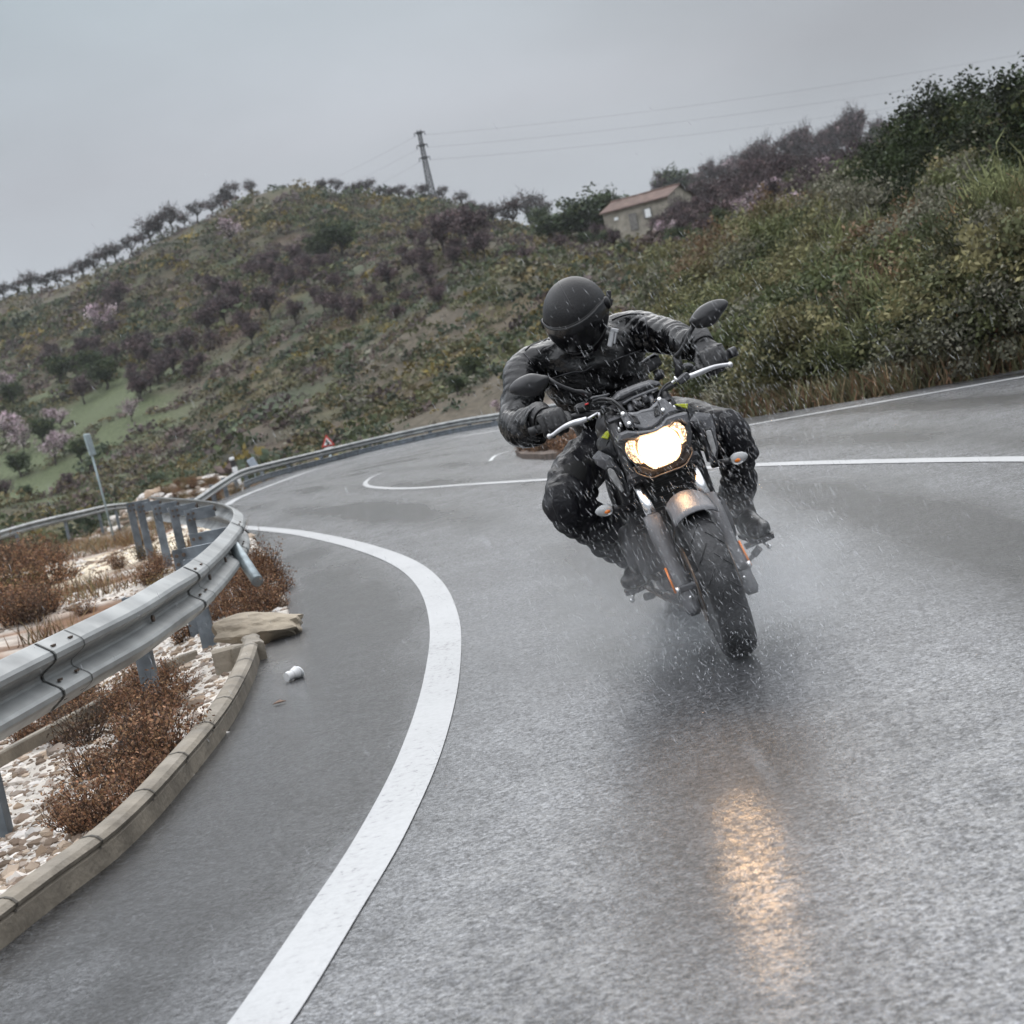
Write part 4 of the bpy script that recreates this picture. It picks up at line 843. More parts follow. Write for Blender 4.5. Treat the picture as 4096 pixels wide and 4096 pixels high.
# ------------------------------------------------------------------ motorcycle
LEAN = radians(9.0)
O = G(2950, 2632)
BX = V(cos(LEAN), 0, sin(LEAN)); BY = V(0, 1, 0); BZ = V(-sin(LEAN), 0, cos(LEAN))
def BL(p, by): q = P(p[0], p[1], O[1]+by)-O; return V(q@BX, by, q@BZ)
bike = empty('motorcycle', tuple(O), (0, -LEAN, 0))
tag(bike, 'black naked motorcycle leaning through the bend with its headlight on', 'motorcycle')
m_plastic = mat('grey black plastic', (.045, .046, .05), .42, vary=.25, scale=14, rvar=.12, bump=.12, bscale=160)
m_fender = mat('wet grey fender', (.11, .11, .118), .38, vary=.2, scale=9, rvar=.1, bump=.16, bscale=140)
m_cowl = mat('wet matte grey panel', (.10, .101, .108), .38, vary=.2, scale=9, rvar=.1, bump=.16, bscale=140)
m_black = mat('black parts', (.016, .016, .018), .45, vary=.3, scale=12, rvar=.1)
m_rub = mat('tyre rubber', (.022, .022, .024), .5, vary=.3, scale=9, rvar=.15, bump=.25, bscale=60)
m_chrome = mat('polished fork tube', (.75, .75, .76), .16, metal=1, vary=.05)
m_alu = mat('brushed aluminium', (.56, .56, .57), .33, metal=.9, vary=.12, scale=30)
m_dkmet = mat('dark engine metal', (.07, .07, .075), .42, metal=.6, vary=.3, scale=12, bump=.15)
m_pipe = mat('heat browned steel', (.16, .115, .085), .4, metal=.8, vary=.35, scale=6)
m_lime = mat('lime paint', (.47, .52, .035), .35, vary=.08)
m_mesh = mat('pale grey intake mesh', (.30, .30, .30), .55, vary=.3, scale=60, bump=.3, bscale=300)
m_amber = mat('amber plastic', (.75, .20, .02), .3, vary=.1)
m_redp = mat('red switch', (.55, .02, .02), .4, vary=.05)
m_head = emit('headlamp beam', (1.0, .56, .27), 15.0)
_n = m_head.node_tree.nodes; _l = m_head.node_tree.links; _tc = _n.new('ShaderNodeTexCoord'); _mp = _n.new('ShaderNodeMapping'); _mp.inputs['Scale'].default_value = (85, 1, 22); _l.new(_tc.outputs['Object'], _mp.inputs[0])
_no = _n.new('ShaderNodeTexNoise'); _no.inputs['Scale'].default_value = 1.0; _no.inputs['Detail'].default_value = 3; _l.new(_mp.outputs[0], _no.inputs['Vector']); _sz = _n.new('ShaderNodeSeparateXYZ'); _l.new(_tc.outputs['Object'], _sz.inputs[0])
_mz = _n.new('ShaderNodeMapRange'); _mz.inputs[1].default_value = .732; _mz.inputs[2].default_value = .768; _mz.inputs[3].default_value = .10; _mz.inputs[4].default_value = -.35; _l.new(_sz.outputs['Z'], _mz.inputs[0])
_ma = _n.new('ShaderNodeMath'); _l.new(_no.outputs[0], _ma.inputs[0]); _l.new(_mz.outputs[0], _ma.inputs[1]); _mr = _n.new('ShaderNodeMapRange'); _mr.inputs[1].default_value = .5; _mr.inputs[2].default_value = .72; _mr.inputs[3].default_value = 15; _mr.inputs[4].default_value = .8
_l.new(_ma.outputs[0], _mr.inputs[0]); _l.new(_mr.outputs[0], _n['Principled BSDF'].inputs['Emission Strength'])          # fluted reflector showing along the bottom of the lens
m_led = emit('led cluster', (1.0, .60, .30), 3.2, (.5, .4, .3), 110)
m_bolt = mat('shiny bolt', (.72, .72, .72), .25, metal=.9, vary=.05)
g_, tg_, ng_, bg_ = newmat('clear lens'); bg_.inputs['Base Color'].default_value = (.72, .74, .75, 1); setp(bg_, Roughness=.08); bg_.inputs['Transmission Weight'].default_value = .55; m_clear = g_
def inset(poly, d):
    n = len(poly); out = []
    A = sum(poly[i][0]*poly[(i+1) % n][1]-poly[(i+1) % n][0]*poly[i][1] for i in range(n)); sg = 1 if A > 0 else -1
    for i in range(n):
        a, b_, c_ = poly[i-1], poly[i], poly[(i+1) % n]
        e1 = nrm(V(b_[0]-a[0], b_[1]-a[1])); e2 = nrm(V(c_[0]-b_[0], c_[1]-b_[1])); n1 = V(-e1[1], e1[0])*sg; n2 = V(-e2[1], e2[0])*sg
        mn = nrm(n1+n2); k = d/max(.5, mn@n1); out.append(V(b_[0], b_[1])+mn*k)
    return out
def panel(name, px, by, m, parent, th=.03, dome=.012, wid=.012, kx=0., kz=0., x0=0., z0=.8, kq=0., smooth_n=0, ins2=True, soft=False):
    """A moulded panel with thickness, a bevelled rim and a swept-back face. px: outline points on the photo, by: depth along the bike."""
    def f(bx, bz): return by+kx*abs(bx-x0)+kz*(bz-z0)+kq*(bx-x0)**2
    pts = []
    for p in px:
        b_ = by
        for _ in range(4): q = BL(p, b_); b_ = f(q[0], q[2])
        pts.append((q[0], q[2]))
    if smooth_n: pts = [(q[0], q[1]) for q in catmull([V(a, b_, 0) for a, b_ in pts], smooth_n, True)]
    R0 = [V(x_, f(x_, z_)+th, z_) for x_, z_ in pts]; R1 = [V(x_, f(x_, z_), z_) for x_, z_ in pts]
    p2 = inset(pts, wid); R2 = [V(x_, f(x_, z_)-dome*.75, z_) for x_, z_ in p2]
    rings = [R0, R1, R2]
    if ins2: p3 = inset(pts, wid*2.0); rings.append([V(x_, f(x_, z_)-dome, z_) for x_, z_ in p3])
    if soft:
        c_ = sum(rings[1])/len(pts); rings = [R0, R1]
        for k in range(1, 7): a_ = k/7*pi/2; rings.append([c_+V(0, -dome*sin(a_), 0)+(q-c_)*(cos(a_)*.98+.02) for q in R1])
    mb = MB().rings(rings, True, smooth=soft); return mb.build(name, m, parent)
W_R = .295
# front wheel (axle at by=.03)
AX = V(.02, .03, W_R)
fwl = MB()
tp = [(.212, -.05), (.225, -.058), (.25, -.0605), (.272, -.057), (.287, -.045), (.2935, -.028), (.2955, -.010), (.2955, .010), (.2935, .028), (.287, .045), (.272, .057), (.25, .0605), (.225, .058), (.212, .05), (.205, .04), (.205, -.04)]
wheel = empty('front_wheel'); wheel.parent = bike
fwl.lathe(tp, AX, V(1, 0, 0), 72, True)
fwl.build('tyre', m_rub, wheel)
gm = MB()
for k in range(22):
    a0 = 2*pi*k/22
    for sgn in (-1, 1):
        pts = []
        for j in range(7):
            t_ = j/6; x_ = sgn*(.006+.046*t_); rr_ = np.interp(abs(x_), [0, .010, .028, .045, .057], [.2962, .296, .294, .2875, .272])+.0005; a_ = a0+(.0 if sgn > 0 else .14)+.20*t_
            pts.append(AX+V(x_, -rr_*sin(a_), rr_*cos(a_)))
        gm.tube(pts, .0026, 4)
gm.build('tread_grooves', m_black, wheel)
rm = MB().lathe([(.208, -.045), (.214, -.05), (.216, -.044), (.19, -.03), (.186, 0), (.19, .03), (.216, .044), (.214, .05), (.208, .045), (.18, .02), (.18, -.02)], AX, V(1, 0, 0), 48, True)
for k in range(10):
    a_ = 2*pi*k/10; dirv = V(0, sin(a_), cos(a_)); rm.tube([AX+dirv*.04, AX+dirv*.19], [.018, .013], 6)
rm.lathe([(.045, -.06), (.045, .06)], AX, V(1, 0, 0), 16); rm.build('rim', m_black, wheel)
for sgn in (-1, 1):
    MB().lathe([(.141, -.0025), (.141, .0025), (.095, .0025), (.095, -.0025)], AX+V(sgn*.072, 0, 0), V(1, 0, 0), 40, True, False).build('brake_disc', m_pipe, wheel)
MB().lathe([(.014, -.125), (.014, .125)], AX, V(1, 0, 0), 12).build('axle', m_dkmet, wheel)
# forks
rake = radians(24.5); fd = V(0, sin(rake), cos(rake)); fside = {}
for sgn in (-1, 1):
    fo = empty('fork_leg'); fo.parent = bike; b0 = V(.02+sgn*.104, .045, W_R-.035); fside[sgn] = b0
    L_ = lambda s_: b0+fd*s_+V(-.02, 0, 0)*min(1, s_/.45)
    MB().tube([L_(-.045), L_(-.02), L_(.08), L_(.25), L_(.318), L_(.33)], [.020, .027, .028, .030, .031, .026], 16).build('slider', m_dkmet, fo)
    MB().tube([L_(.30), L_(.47)], .0205, 16).build('chrome_tube', m_chrome, fo)
    MB().tube([L_(.455), L_(.46), L_(.74), L_(.76)], [.026, .0285, .0285, .022], 16).build('upper_tube', m_black, fo)
    # plastic guard in front of the slider
    g0 = L_(.30)+V(0, -.03, 0); 
    mb = MB(); 
    secs = [(.335, .024, .010), (.33, .032, .02), (.26, .035, .024), (.14, .029, .022), (.0, .028, .02), (-.05, .029, .02), (-.07, .018, .012)]
    mb.rings([[L_(s_)+V(sgn*.004+w_*cos(a_), -.012-d_*sin(a_)*.9, d_*sin(a_)*.4) for a_ in np.linspace(-.5, pi+.5, 12)] for s_, w_, d_ in secs], True); mb.build('fork_guard', m_cowl, fo)
    MB().tube([L_(.13)+V(sgn*.036, -.02, 0), L_(.03)+V(sgn*.038, -.02, 0)], .0042, 8).build('side_reflector', m_amber, fo)
    mb = MB().box(L_(-.02)+V(sgn*.012, .075, .06), .045, .07, .13, bev=.015, ax=(V(1, 0, 0), V(0, cos(rake), -sin(rake)), fd)); mb.box(L_(-.02)+V(sgn*-.012, .05, .05), .05, .035, .10, bev=.01); mb.build('brake_caliper', m_dkmet, fo)
    MB().tube([AX+V(sgn*.125, -.0, -.0), AX+V(sgn*.14, 0, 0)], .014, 10).build('axle_nut', m_bolt, fo)
    MB().ball(L_(.0)+V(sgn*-.004, -.034, 0), (.007, .004, .007), 8, 6).build('guard_bolt', m_bolt, fo)
    MB().box(L_(.10)+V(sgn*.018, -.034, 0), .008, .004, .009).build('bracket_tab', m_bolt, fo)
# mudguard
mb = MB(); rings = []
for a_ in np.linspace(radians(-37), radians(78), 20):
    k = (a_-radians(-37))/radians(115); w_ = .088-.016*k; rr_ = .324+.012*max(0, .12-k)/.12
    dr = V(0, sin(a_), cos(a_)); rings.append([AX+V(w_*sin(b_), 0, 0)+dr*(rr_-.05*(1-cos(b_))*1.5) for b_ in np.linspace(-1.1, 1.1, 13)])
v = [q for r_ in rings for q in r_]; f = [[i*13+j, i*13+j+1, (i+1)*13+j+1, (i+1)*13+j] for i in range(19) for j in range(12)]
mg = MB().add(v, f).build('front_mudguard', m_fender, bike, solid=.005)
# triple clamps, stem
MB().box(V(0, .245, .70), .27, .08, .045, bev=.015, ax=(V(1, 0, 0), V(0, cos(rake), -sin(rake)), fd)).box(V(0, .345, .915), .25, .075, .03, bev=.01, ax=(V(1, 0, 0), V(0, cos(rake), -sin(rake)), fd)).tube([V(0, .25, .68), V(0, .35, .92)], .028, 10).build('triple_clamp', m_dkmet, bike)
# headlight ------------------------------------------------------------
hl = empty('headlight'); hl.parent = bike
HP_ = [(690, 652), (800, 625), (900, 590), (960, 548), (1005, 528), (1060, 536), (1120, 580), (1165, 640), (1190, 700), (1195, 790), (1178, 860), (1130, 930), (1000, 990), (880, 1035), (840, 1025), (740, 960), (690, 890), (668, 820), (664, 720)]
panel('lens', [zA(*q) for q in HP_], .120, m_head, hl, th=.03, dome=.016, wid=.02, kq=.9, z0=.78)
rimo = [BL(zA(*q), .112) for q in HP_]; MB().tube(catmull([q+V(0, .9*q[0]**2+.004, 0) for q in rimo]+[rimo[0]+V(0, .9*rimo[0][0]**2+.004, 0)], 4), .0045, 6, False).build('lens_rim', m_clear, hl)
for nm, ptl in (('l', [(500, 720), (530, 690), (612, 685), (612, 770), (640, 850), (705, 935), (715, 975), (690, 990), (620, 970), (560, 920), (510, 850), (493, 790)]), ('r', [(1070, 512), (1130, 452), (1180, 445), (1250, 510), (1278, 600), (1272, 690), (1225, 725), (1205, 700), (1208, 650), (1170, 570)])):
    panel('position_light', [zA(*q) for q in ptl], .130, m_led, hl, th=.03, dome=.012, wid=.007, kq=1.1, z0=.78)
# housing behind the lamps
panel('housing', [zA(*q) for q in [(430, 600), (640, 572), (830, 545), (950, 480), (1040, 380), (1280, 320), (1320, 470), (1345, 580), (1335, 720), (1270, 860), (1230, 950), (1060, 1020), (880, 1085), (760, 1050), (640, 1020), (470, 860), (375, 720)]], .165, m_plastic, hl, th=.12, dome=.022, wid=.018, kq=1.6, z0=.8)
panel('brow', [zA(*q) for q in [(415, 600), (520, 560), (640, 570), (830, 545), (950, 480), (1010, 395), (1130, 350), (1285, 318), (1300, 420), (1290, 480), (1180, 425), (1120, 445), (1040, 508), (990, 520), (900, 578), (790, 612), (690, 638), (640, 672), (520, 672), (440, 690), (390, 690)]], .125, m_cowl, hl, th=.07, dome=.008, wid=.006, kq=1.6, z0=.8, ins2=False)
# chin trim outlining the lamp below
for ptl in ([(592, 1030), (640, 1105), (740, 1145), (838, 1166), (930, 1130), (1080, 1075), (1255, 1005), (1320, 920), (1362, 830), (1345, 765)],):
    q = catmull([BL(zA(*p_), .155)+V(0, 1.2*BL(zA(*p_), .155)[0]**2, 0) for p_ in ptl], 5); MB().tube(q, .0038, 6).build('chin_trim', m_plastic, hl)
panel('chin', [zA(*q) for q in [(600, 1025), (690, 1000), (840, 1050), (890, 1055), (1130, 950), (1220, 830), (1345, 780), (1330, 900), (1250, 990), (1060, 1070), (838, 1150), (700, 1120), (640, 1090)]], .165, m_black, hl, th=.05, dome=.004, wid=.006, kq=1.2, z0=.75, ins2=False)
# flyscreen ------------------------------------------------------------
fs = empty('flyscreen'); fs.parent = bike
kw = dict(kz=.55, z0=.87, kq=1.8)
panel('centre_panel', [zA(*q) for q in [(518, 322), (640, 316), (700, 290), (800, 268), (870, 205), (905, 170), (940, 290), (968, 395), (900, 470), (830, 515), (740, 540), (622, 515), (570, 420)]], .150, m_cowl, fs, th=.02, dome=.006, wid=.006, ins2=False, **kw)
panel('side_panel', [zA(*q) for q in [(430, 372), (470, 322), (512, 322), (565, 420), (612, 512), (520, 520), (490, 500)]], .156, m_cowl, fs, th=.02, dome=.005, wid=.005, ins2=False, **kw)
panel('side_panel', [zA(*q) for q in [(912, 150), (950, 138), (1000, 148), (1070, 215), (1165, 292), (1060, 325), (972, 388), (945, 285), (912, 175)]], .156, m_cowl, fs, th=.02, dome=.005, wid=.005, ins2=False, **kw)
for p_ in ((470, 345), (545, 466), (944, 157), (980, 293)):
    q = BL(zA(*p_), .150); q[1] = .150+.55*(q[2]-.87)+1.8*q[0]**2-.006; mb = MB().lathe([(.009, .0), (.009, -.003), (.006, -.006), (.003, -.0065)], q, V(0, 1, -.3), 12); mb.build('bolt', m_bolt, fs)
for ptl in ([(565, 358), (625, 378), (672, 462), (612, 448)], [(868, 262), (915, 240), (930, 345), (880, 372)]):
    pts = [BL(zA(*p_), .15) for p_ in ptl]; pts = [V(q[0], .150+.55*(q[2]-.87)+1.8*q[0]**2-.0085, q[2]) for q in pts]
    mb = MB(); mb.tube(pts+[pts[0], pts[1]], .0035, 6); mb.add([q+V(0, .0015, 0) for q in pts], [[0, 1, 2, 3]], False); mb.build('slot', m_black, fs)
# instrument cluster and clamps
inst = empty('instrument_cluster'); inst.parent = bike
panel('dash_hood', [zG(*q) for q in [(808, 925), (850, 880), (950, 838), (1055, 803), (1105, 815), (1120, 838), (1020, 868), (930, 905), (868, 940), (815, 945)]], .31, m_plastic, inst, th=.09, dome=.014, wid=.008, kz=.3, z0=1.0)
panel('dash_lip', [zG(*q) for q in [(868, 952), (930, 915), (1020, 878), (1100, 850), (1102, 866), (1020, 898), (940, 930), (876, 965)]], .29, m_cowl, inst, th=.05, dome=.006, wid=.003, ins2=False)
for ptl in ([(575, 175), (630, 170), (700, 200), (735, 250), (690, 280), (600, 280)], [(700, 105), (765, 100), (800, 150), (810, 195), (760, 225), (715, 180)]):
    panel('bar_clamp', [zA(*q) for q in ptl], .27, m_dkmet, inst, th=.05, dome=.01, wid=.006)
for a_, b_ in (((530, 185), (575, 320)), ((790, 75), (845, 215))):
    MB().tube([BL(zA(*a_), .32), BL(zA(*b_), .27)], .011, 10).build('fork_cap', m_cowl, inst)
for p_ in ((618, 235), (757, 178)):
    q = BL(zA(*p_), .255); MB().lathe([(.006, 0), (.006, -.006), (.003, -.006)], q, V(0, 1, 0), 10).build('clamp_bolt', m_black, inst)
# handlebar ------------------------------------------------------------
hb = empty('handlebar'); hb.parent = bike
GL_a, GL_b = V(-.375, .445, .985), V(-.22, .40, .985); GR_a, GR_b = V(.40, .445, 1.0), V(.235, .40, .99)
MB().tube(catmull([GL_a, GL_b, V(-.13, .37, .965), V(-.05, .36, .952), V(.05, .36, .952), V(.15, .37, .968), GR_b, GR_a], 6), .012, 10).build('bar', m_black, hb)
for a_, b_ in ((GL_a, GL_b), (GR_a, GR_b)):
    d_ = nrm(b_-a_); mb = MB().tube([a_, a_+d_*.125], .0165, 14); mb.tube([a_+d_*.122, a_+d_*.128], .024, 14); mb.build('grip', m_rub, hb); MB().tube([a_-d_*.03, a_+d_*.002], .019, 12).build('bar_end', m_black, hb)
# levers traced, with ball ends
lv = MB(); pl = [BL(zB(*q), by_) for q, by_ in (((765, 1335), .325), ((820, 1310), .322), ((920, 1235), .315), ((1020, 1175), .31), ((1150, 1125), .307), ((1250, 1100), .305), ((1345, 1065), .305))]
lv.tube(catmull(pl, 5), [.0068, .0075, .0085, .0105, .012, .0105], 10, flat=.62, upv=(0, 1, 0)); lv.ball(pl[0], .0105); lv.build('brake_lever', m_alu, hb)
pl = [BL(zB(*q), .31) for q in ((1330, 1080), (1420, 1030), (1515, 968), (1535, 1010), (1552, 1052))]; MB().tube([pl[0], pl[1], pl[2]], [.008, .0085, .008], 8, flat=.7).tube([pl[2], pl[3], pl[4]], .0065, 8).build('lever_link', m_alu, hb)
lv = MB(); pl = [BL(zC(*q), by_) for q, by_ in (((1430, 1195), .325), ((1380, 1195), .32), ((1200, 1225), .315), ((1060, 1275), .31), ((1000, 1300), .307), ((890, 1345), .305), ((735, 1400), .305))]
lv.tube(catmull(pl, 5), [.006, .0075, .0085, .0105, .0105, .010], 10, flat=.62, upv=(0, 1, 0)); lv.ball(pl[0], .0115); lv.build('clutch_lever', m_alu, hb)
q = BL(zC(705, 1405), .31); MB().box(q, .05, .04, .028, rot=('Y', -.35), bev=.006).build('lever_perch', m_dkmet, hb)
q = BL(zC(578, 1445), .31); MB().lathe([(.003, -.012), (.0165, -.010), (.0165, -.004), (.007, -.002), (.007, .012), (.004, .016)], q, V(-.95, 0, -.25), 16).build('cable_adjuster', m_bolt, hb)
cab = mat('cable', (.02, .02, .022), .4)
def cable(pts, r=.0042, name='cable'): MB().tube(catmull(pts, 6), r, 7).build(name, cab, hb)
cable([BL(zC(*q), b_) for q, b_ in (((510, 1462), .31), ((430, 1510), .30), ((370, 1580), .29), ((335, 1650), .28), ((312, 1740), .25), ((300, 1800), .27))])
cable([BL(zB(*q), b_) for q, b_ in (((1430, 790), .33), ((1520, 755), .33), ((1640, 755), .32), ((1750, 785), .30), ((1860, 870), .28), ((1960, 980), .27))], .006)
cable([BL(zB(*q), b_) for q, b_ in (((1420, 820), .34), ((1540, 800), .33), ((1680, 805), .32), ((1800, 860), .30), ((1900, 960), .28))], .005)
cable([BL(zB(*q), b_) for q, b_ in (((1600, 890), .33), ((1700, 905), .32), ((1800, 930), .3), ((1880, 980), .28))], .0045)
MB().ball(BL(zB(1605, 890), .33), .011).build('cable_end', m_dkmet, hb)
# switch gear left, reservoir
sw = [(1155, 880), (1200, 840), (1310, 805), (1380, 815), (1395, 880), (1330, 925), (1240, 965), (1165, 945)]
s_ = panel('switch_box', [zB(*q) for q in sw], .355, m_black, hb, th=.06, dome=.012, wid=.008)
panel('switch_button', [zB(*q) for q in [(1310, 835), (1365, 815), (1370, 840), (1318, 858)]], .338, m_redp, hb, th=.01, dome=.003, wid=.002, ins2=False)
panel('brake_reservoir', [zB(*q) for q in [(1392, 745), (1440, 715), (1600, 690), (1690, 668), (1700, 685), (1640, 740), (1500, 762), (1400, 765)]], .33, m_plastic, hb, th=.05, dome=.006, wid=.004, ins2=False)
panel('switch_box', [zC(*q) for q in [(675, 1210), (740, 1175), (800, 1160), (850, 1180), (880, 1215), (850, 1270), (760, 1290), (700, 1260)]], .36, m_plastic, hb, th=.06, dome=.012, wid=.008)
panel('switch_button', [zC(*q) for q in [(785, 1205), (850, 1190), (868, 1225), (800, 1250)]], .342, m_black, hb, th=.01, dome=.004, wid=.003, ins2=False)
MB().tube([BL(zC(600, 1060), .38), BL(zC(640, 1200), .38), BL(zC(640, 1380), .37)], .016, 10).build('mirror_clamp', m_black, hb)
# mirrors
def mirror(outline, stem, by, name='mirror'):
    mr_ = empty(name); mr_.parent = bike
    panel('housing', outline, by, m_black, mr_, th=.02, dome=.035, smooth_n=4, soft=True)
    pts = [BL(p_, by+.035) for p_ in outline]; c_ = sum(pts)/len(pts)
    MB().add([c_+(q-c_)*.9+V(0, -.012, 0) for q in catmull(pts, 3, True)], [list(range(len(pts)*3))]).build('glass', m_chrome, mr_)
    MB().tube([BL(p_, b_) for p_, b_ in stem], [.011, .0085, .007, .007, .010, .013], 10).build('stem', m_black, mr_)
mirror([zB(*q) for q in [(148, 650), (150, 570), (240, 465), (390, 385), (500, 362), (640, 382), (745, 405), (752, 470), (725, 560), (620, 690), (480, 718), (300, 712), (190, 682)]], [(zB(740, 450), .33), (zB(860, 520), .33), (zB(1000, 580), .335), (zB(1150, 632), .345), (zB(1260, 650), .36), (zB(1390, 720), .37)], .31)
mirror([zC(*q) for q in [(808, 545), (840, 450), (945, 315), (1095, 222), (1230, 182), (1340, 185), (1398, 225), (1390, 290), (1310, 405), (1225, 525), (1150, 590), (1040, 622), (930, 628), (880, 590)]], [(zC(870, 570), .33), (zC(820, 680), .33), (zC(740, 850), .34), (zC(660, 985), .35), (zC(625, 1040), .36), (zC(600, 1075), .38)], .31)
# phone / navigation unit
nav = empty('navigation_holder'); nav.parent = bike
panel('screen_case', [zC(*q) for q in [(62, 1150), (150, 1090), (260, 1018), (320, 1035), (385, 1180), (280, 1270), (165, 1325), (130, 1270)]], .38, m_black, nav, th=.03, dome=.008, wid=.008); panel('case_rim', [zC(*q) for q in [(62, 1150), (150, 1080), (260, 1016), (318, 1036), (330, 1062), (250, 1060), (140, 1130), (80, 1180)]], .366, m_plastic, nav, th=.03, dome=.004, wid=.004, ins2=False)
MB().tube([BL(zC(270, 1280), .40), BL(zC(310, 1350), .40), BL(zC(300, 1430), .39)], .012, 8).ball(BL(zC(340, 1345), .39), .02).build('arm', m_black, nav)
# shrouds --------------------------------------------------------------
def shroud(outer, mesh_, side, extra, lime):
    sh = empty('radiator_shroud'); sh.parent = bike
    panel('scoop', [zA(*q) for q in outer], .30, m_cowl, sh, th=.10, dome=.014, wid=.012, kx=.35, x0=side*.12)
    panel('intake_rim', [zA(*q) for q in mesh_[0]], .285, m_black, sh, th=.05, dome=.006, wid=.005, kx=.35, x0=side*.12, ins2=False)
    panel('intake_mesh', [zA(*q) for q in mesh_[1]], .275, m_mesh, sh, th=.03, dome=.003, wid=.004, kx=.35, x0=side*.12, ins2=False)
    panel('upper_cover', [zA(*q) for q in extra], .34, m_plastic, sh, th=.16, dome=.012, wid=.010, kx=.5, x0=side*.12)
    panel('lime_panel', [zA(*q) for q in lime], .335, m_lime, sh, th=.05, dome=.004, wid=.003, ins2=False)
shroud([(80, 920), (165, 825), (290, 885), (345, 960), (440, 1070), (500, 1220), (555, 1375), (520, 1405), (440, 1355), (340, 1250), (250, 1085), (205, 1052), (130, 1005)],
       ([(215, 1045), (255, 1000), (330, 1010), (430, 1120), (505, 1330), (490, 1385), (440, 1350), (330, 1240), (255, 1100)], [(258, 1062), (290, 1035), (345, 1070), (420, 1210), (468, 1325), (445, 1348), (345, 1240), (280, 1140)]), -1,
       [(152, 760), (165, 690), (205, 645), (320, 540), (400, 470), (440, 420), (425, 530), (365, 640), (360, 740), (385, 850), (420, 1000), (330, 900), (170, 820)], [(186, 650), (240, 580), (325, 522), (300, 590), (262, 670)])
shroud([(1375, 345), (1430, 320), (1590, 342), (1640, 500), (1682, 800), (1665, 930), (1638, 967), (1585, 970), (1535, 800), (1475, 600), (1420, 520), (1350, 500), (1312, 430)],
       ([(1500, 525), (1590, 508), (1640, 650), (1682, 810), (1660, 930), (1620, 900), (1560, 720), (1510, 640)], [(1528, 570), (1545, 548), (1590, 550), (1630, 680), (1662, 810), (1640, 885), (1610, 840), (1550, 680)]), 1,
       [(1000, 150), (1060, 190), (1150, 235), (1290, 215), (1385, 290), (1380, 360), (1320, 430), (1345, 495), (1310, 480), (1285, 330), (1150, 310), (1060, 240)], [(1105, 216), (1200, 212), (1292, 210), (1286, 275), (1180, 250)])
for p_ in ((430, 480), (410, 545), (1065, 225), (1120, 262)):
    MB().ball(BL(zA(*p_), .29), (.006, .005, .011), 8, 6).build('cover_stud', m_bolt, bike)
# turn signals
def signal(tip, body, stalk):
    s_ = empty('turn_signal'); s_.parent = bike
    a_ = BL(tip, .30); b_ = BL(body, .30); ax = nrm(b_-a_); L_ = np.linalg.norm(b_-a_); n_ = 12
    prof = [(.0015, 0), (.010, .08), (.018, .25), (.0225, .5), (.0225, .75), (.018, .93), (.010, 1.0)]
    mb = MB(); per = nrm(np.cross(ax, V(0, 1, 0))); mb.rings([[a_+ax*(h*L_)+per*r_*cos(t_)+V(0, 1, 0)*r_*.8*sin(t_) for t_ in np.linspace(0, 2*pi, n_, endpoint=False)] for r_, h in prof]); mb.build('lens', m_clear, s_)
    c_ = a_+ax*L_*.66; MB().ball(c_+V(0, -.012, -.004), (.014, .008, .009), 10, 8).build('bulb', m_amber, s_)
    MB().tube([b_, BL(stalk, .36)], [.012, .014], 10).build('stalk', m_black, s_)
signal(zA(97, 1612), zA(322, 1562), zA(580, 1560)); signal(zG(1677, 1285), zG(1568, 1325), zG(1450, 1350))
# radiator, engine, pipes, frame -----------------------------------------
rd = MB().box(V(0, .40, .615), .34, .035, .26, bev=.01)
for k in range(14): rd.box(V(0, .379, .50+k*.0175), .30, .012, .006)
rd.build('radiator', m_black, bike)
en = empty('engine'); en.parent = bike
MB().box(V(0, .62, .40), .38, .36, .26, bev=.05).box(V(0, .60, .60), .30, .26, .22, bev=.04).box(V(0, .62, .26), .26, .34, .12, bev=.04).build('crankcase', m_dkmet, en)
for sgn in (-1, 1): MB().lathe([(.02, .03), (.085, .028), (.10, .015), (.105, 0), (.105, -.03)], V(sgn*.19, .66, .40), V(sgn, 0, 0), 26).build('side_cover', m_dkmet, en)
for sgn in (-1, 1): MB().tube(catmull([V(sgn*.07, .48, .55), V(sgn*.08, .38, .50), V(sgn*.08, .37, .36), V(sgn*.06, .45, .20), V(sgn*.03, .65, .145)], 6), .021, 12).build('header_pipe', m_pipe, en)
MB().tube(catmull([V(-.02, .60, .15), V(-.03, .72, .135), V(-.02, .95, .135), V(.0, 1.1, .15)], 4), [.04, .075, .08, .06], 16, flat=.75).build('silencer', m_dkmet, en)
panel('belly_cover', [zD(*q) for q in [(740, 1305), (820, 1290), (900, 1370), (1000, 1420), (1120, 1470), (1240, 1480), (1290, 1560), (1200, 1555), (1130, 1500), (1000, 1460), (880, 1390)]], .52, m_pipe, en, th=.25, dome=.01, wid=.008, ins2=False)
fm = MB()
for sgn in (-1, 1):
    fm.tube(catmull([V(sgn*.04, .33, .84), V(sgn*.15, .50, .76), V(sgn*.17, .80, .62), V(sgn*.14, 1.0, .42), V(sgn*.13, 1.05, .32)], 5), .022, 10)
    fm.tube(catmull([V(sgn*.13, 1.0, .34), V(sgn*.135, 1.2, .31), V(sgn*.125, 1.42, .31)], 4), [.035, .03, .022], 10)
    fm.tube([V(sgn*.12, .85, .70), V(sgn*.10, 1.5, .86)], .016, 8)
fm.build('frame', m_black, bike)
